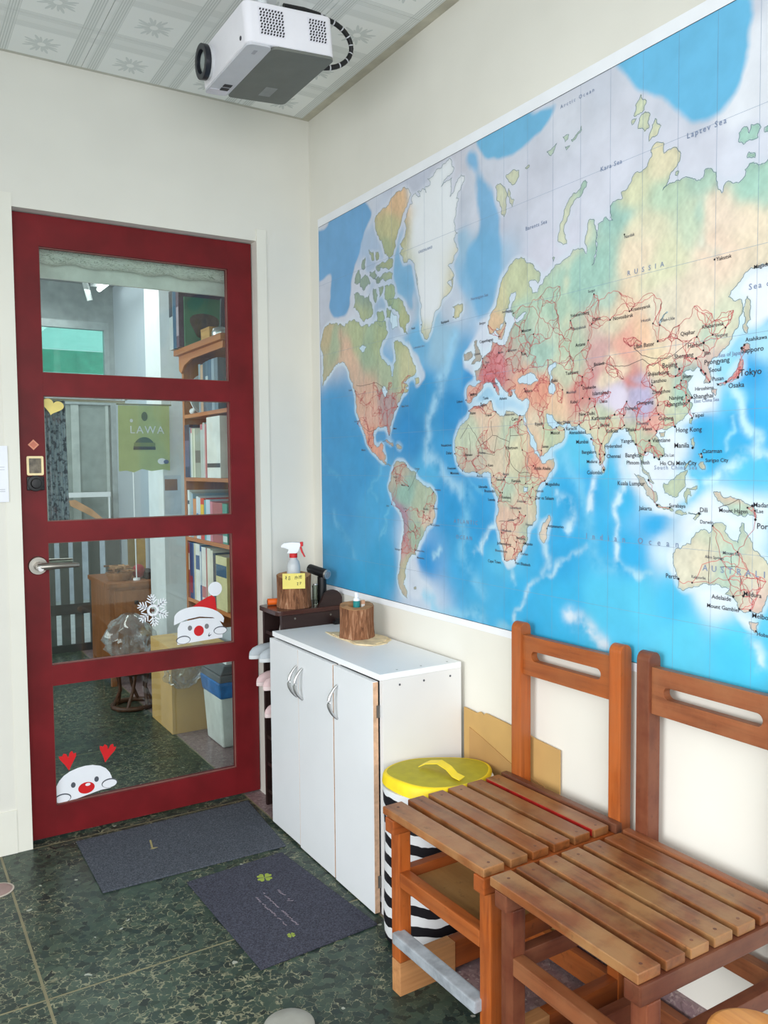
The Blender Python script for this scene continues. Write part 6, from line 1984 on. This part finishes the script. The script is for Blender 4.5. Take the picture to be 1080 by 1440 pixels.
for i, (dx, h_, rgb, lb) in enumerate(((0, .27, (128, 108, 66), 'greenish brown board standing behind the desk top, left one'), (.055, .30, (172, 132, 62), 'yellow brown board standing behind the desk top, right one'))):
    t = thing('wooden_board', lb, 'board', (-.125 + dx, 2.20, .5856), 0)
    m = MB()
    if i:
        m.prism([(-.026, 0), (.026, 0), (.026, h_), (.012, h_ - .03), (.0, h_ + .01), (-.012, h_ - .02), (-.026, h_ + .005)], 1, -.008, .008)
    else:
        m.box(-.022, .022, -.008, .008, 0, h_)
    obj('board', m, plain(rgb, .7, 0, .1, 20), t)
t = thing('rattan_stool', 'dark brown bent rattan stool with ring base before the desk', 'stool', (-.335, 1.44, 0))
W_RAT = plain((78, 50, 38), .5, 0, .2, 40)
for z, r in ((.012, .10), (.19, .085)):
    m = MB()
    m.tube([(r * math.cos(a), r * math.sin(a), z) for a in [2 * PI * i / 32 for i in range(33)]], .012, 8)
    obj('ring', m, W_RAT, t, smooth=60)
for i in range(6):
    a = 2 * PI * i / 6
    m = MB()
    m.tube([(.1 * math.cos(a), .1 * math.sin(a), .012), (.07 * math.cos(a + .3), .07 * math.sin(a + .3), .10), (.085 * math.cos(a + .5), .085 * math.sin(a + .5), .19)], .009, 8)
    obj('leg', m, W_RAT, t, smooth=60)
m = MB()
m.lathe([(.09, .195), (.095, .205), (.09, .218), (.01, .224)], n=28)
obj('seat', m, wood('cane_seat', (150, 100, 62), (116, 72, 42), None, 0), t, smooth=40)
# white pull cord, frame stand, banner
t = thing('white_rod', 'thin white rod standing on the desk behind the glass', 'rod', (-.165, 1.95, .5856))
m = MB()
m.cyl((0, 0, 0), (0, 0, .012), .02, n=16)
obj('base', m, S_WHITE, t)
m = MB()
m.tube([(0, 0, .0122), (0, .01, .4), (.0, .02, .92)], .0035, 6)
obj('stem', m, S_WHITE, t)
t = thing('metal_stand', 'thin white metal frame on the gate top with a wooden lath across it', 'stand', (-.2125, 2.96, .8403))
for x in (-.148, .142):
    m = MB()
    m.cyl((x, 0, 0), (x, 0, .195), .006, n=10)
    obj('leg', m, S_WHITE, t)
obj('top_bar', B(-.156, .150, -.012, .012, .195, .228), S_WHITE, t, bevel=.002)
m = MB()
m.prism([(-.125, .176), (-.085, .180), (.02, .115), (.09, .05), (.07, .035), (-.03, .095), (-.115, .14)], 1, -.024, -.0125)
obj('lath', m, plain((206, 160, 124), .6), t)
t = thing('green_banner', 'lime green banner with white LAWA letters hanging in the next room', 'banner', (-.222, 1.50, 0))
M_LIME = plain((176, 188, 128), .7, 0, .04)
m = MB()
m.prism([(-.137, 1.214), (-.10, 1.218), (-.06, 1.208), (-.02, 1.226), (.03, 1.214), (.09, 1.222), (.128, 1.216), (.131, 1.556), (-.134, 1.552)], 1, -.002, .0005)
obj('cloth', m, M_LIME, t)
m = MB()
m.tube([(-.142, .0, 1.558), (.142, .0, 1.560)], .004, 8)
obj('rod', m, plain((120, 124, 96), .5), t)
m = MB()
m.tube([(-.14, 0, 1.56), (0, .01, 1.70), (.13, .019, 1.70)], .0015, 6)
m.tube([(.14, 0, 1.56), (.135, .019, 1.70)], .0015, 6)
obj('string', m, plain((200, 200, 190), .6), t)
me = text_mesh('LAWA', .056, .0006, 'LEFT', 1.22)
me.transform(Matrix(((1, 0, 0, -.078), (0, 0, -1, -.0024), (0, 1, 0, 1.410), (0, 0, 0, 1))))
obj('lettering', me, plain((222, 226, 228), .6), t)
m = MB()
m.prism(ell(-.068, 1.475, .008, .009, 12), 1, -.003, -.0019)
obj('dot', m, plain((222, 226, 228), .6), t)
m = MB()
m.prism(ell(-.004, 1.325, .058, .066, 22, 0, 180), 1, -.0030, -.0019)
obj('hill', m, plain((88, 104, 84), .6), t)
obj('hill_stripe', B(-.058, .052, -.0038, -.0031, 1.342, 1.362), plain((128, 140, 88), .6), t)
obj('hill_base', B(-.06, .053, -.0038, -.0031, 1.325, 1.341), plain((72, 70, 62), .6), t)
m = MB()
m.prism(ell(.0, 1.498, .016, .024, 16), 1, -.003, -.0019)
obj('crest', m, plain((96, 104, 70), .6), t)
m = MB()
m.prism(ell(.085, 1.265, .022, .016, 16), 1, -.004, -.0019)
obj('white_patch', m, S_WHITE, t)
m = MB()
m.prism(ell(.108, 1.262, .014, .011, 14), 1, -.0046, -.0028)
obj('blue_patch', m, plain((92, 104, 140), .6), t)
for nm, lb, x0, x1, z0, z1, rgb in (('paper_sheet', 'white page with a dark mark pinned on the pier above the banner', -.085, -.005, 1.50, 1.66, (230, 234, 236)), ('paper_sheet', 'pale blue grey paper pinned on the pier below the banner', -.12, -.03, .98, 1.19, (198, 206, 216)), ('card_square', 'small brown card pinned on the pier beneath the banner', -.118, -.05, 1.11, 1.17, (142, 104, 84))):
    y = 1.5195 if nm == 'paper_sheet' else 1.5180
    t = thing(nm, lb, 'paper' if nm == 'paper_sheet' else 'card', ((x0 + x1) / 2, y, z0))
    obj('sheet', B((x0 - x1) / 2, (x1 - x0) / 2, -.001, 0, 0, z1 - z0), plain(rgb, .7), t)
    if z1 > 1.6:
        m = MB()
        m.tube([(.0, -.002, .135), (.012, -.002, .142), (.014, -.002, .12), (.004, -.002, .085)], .0022, 6)
        obj('mark', m, S_GREY, t)
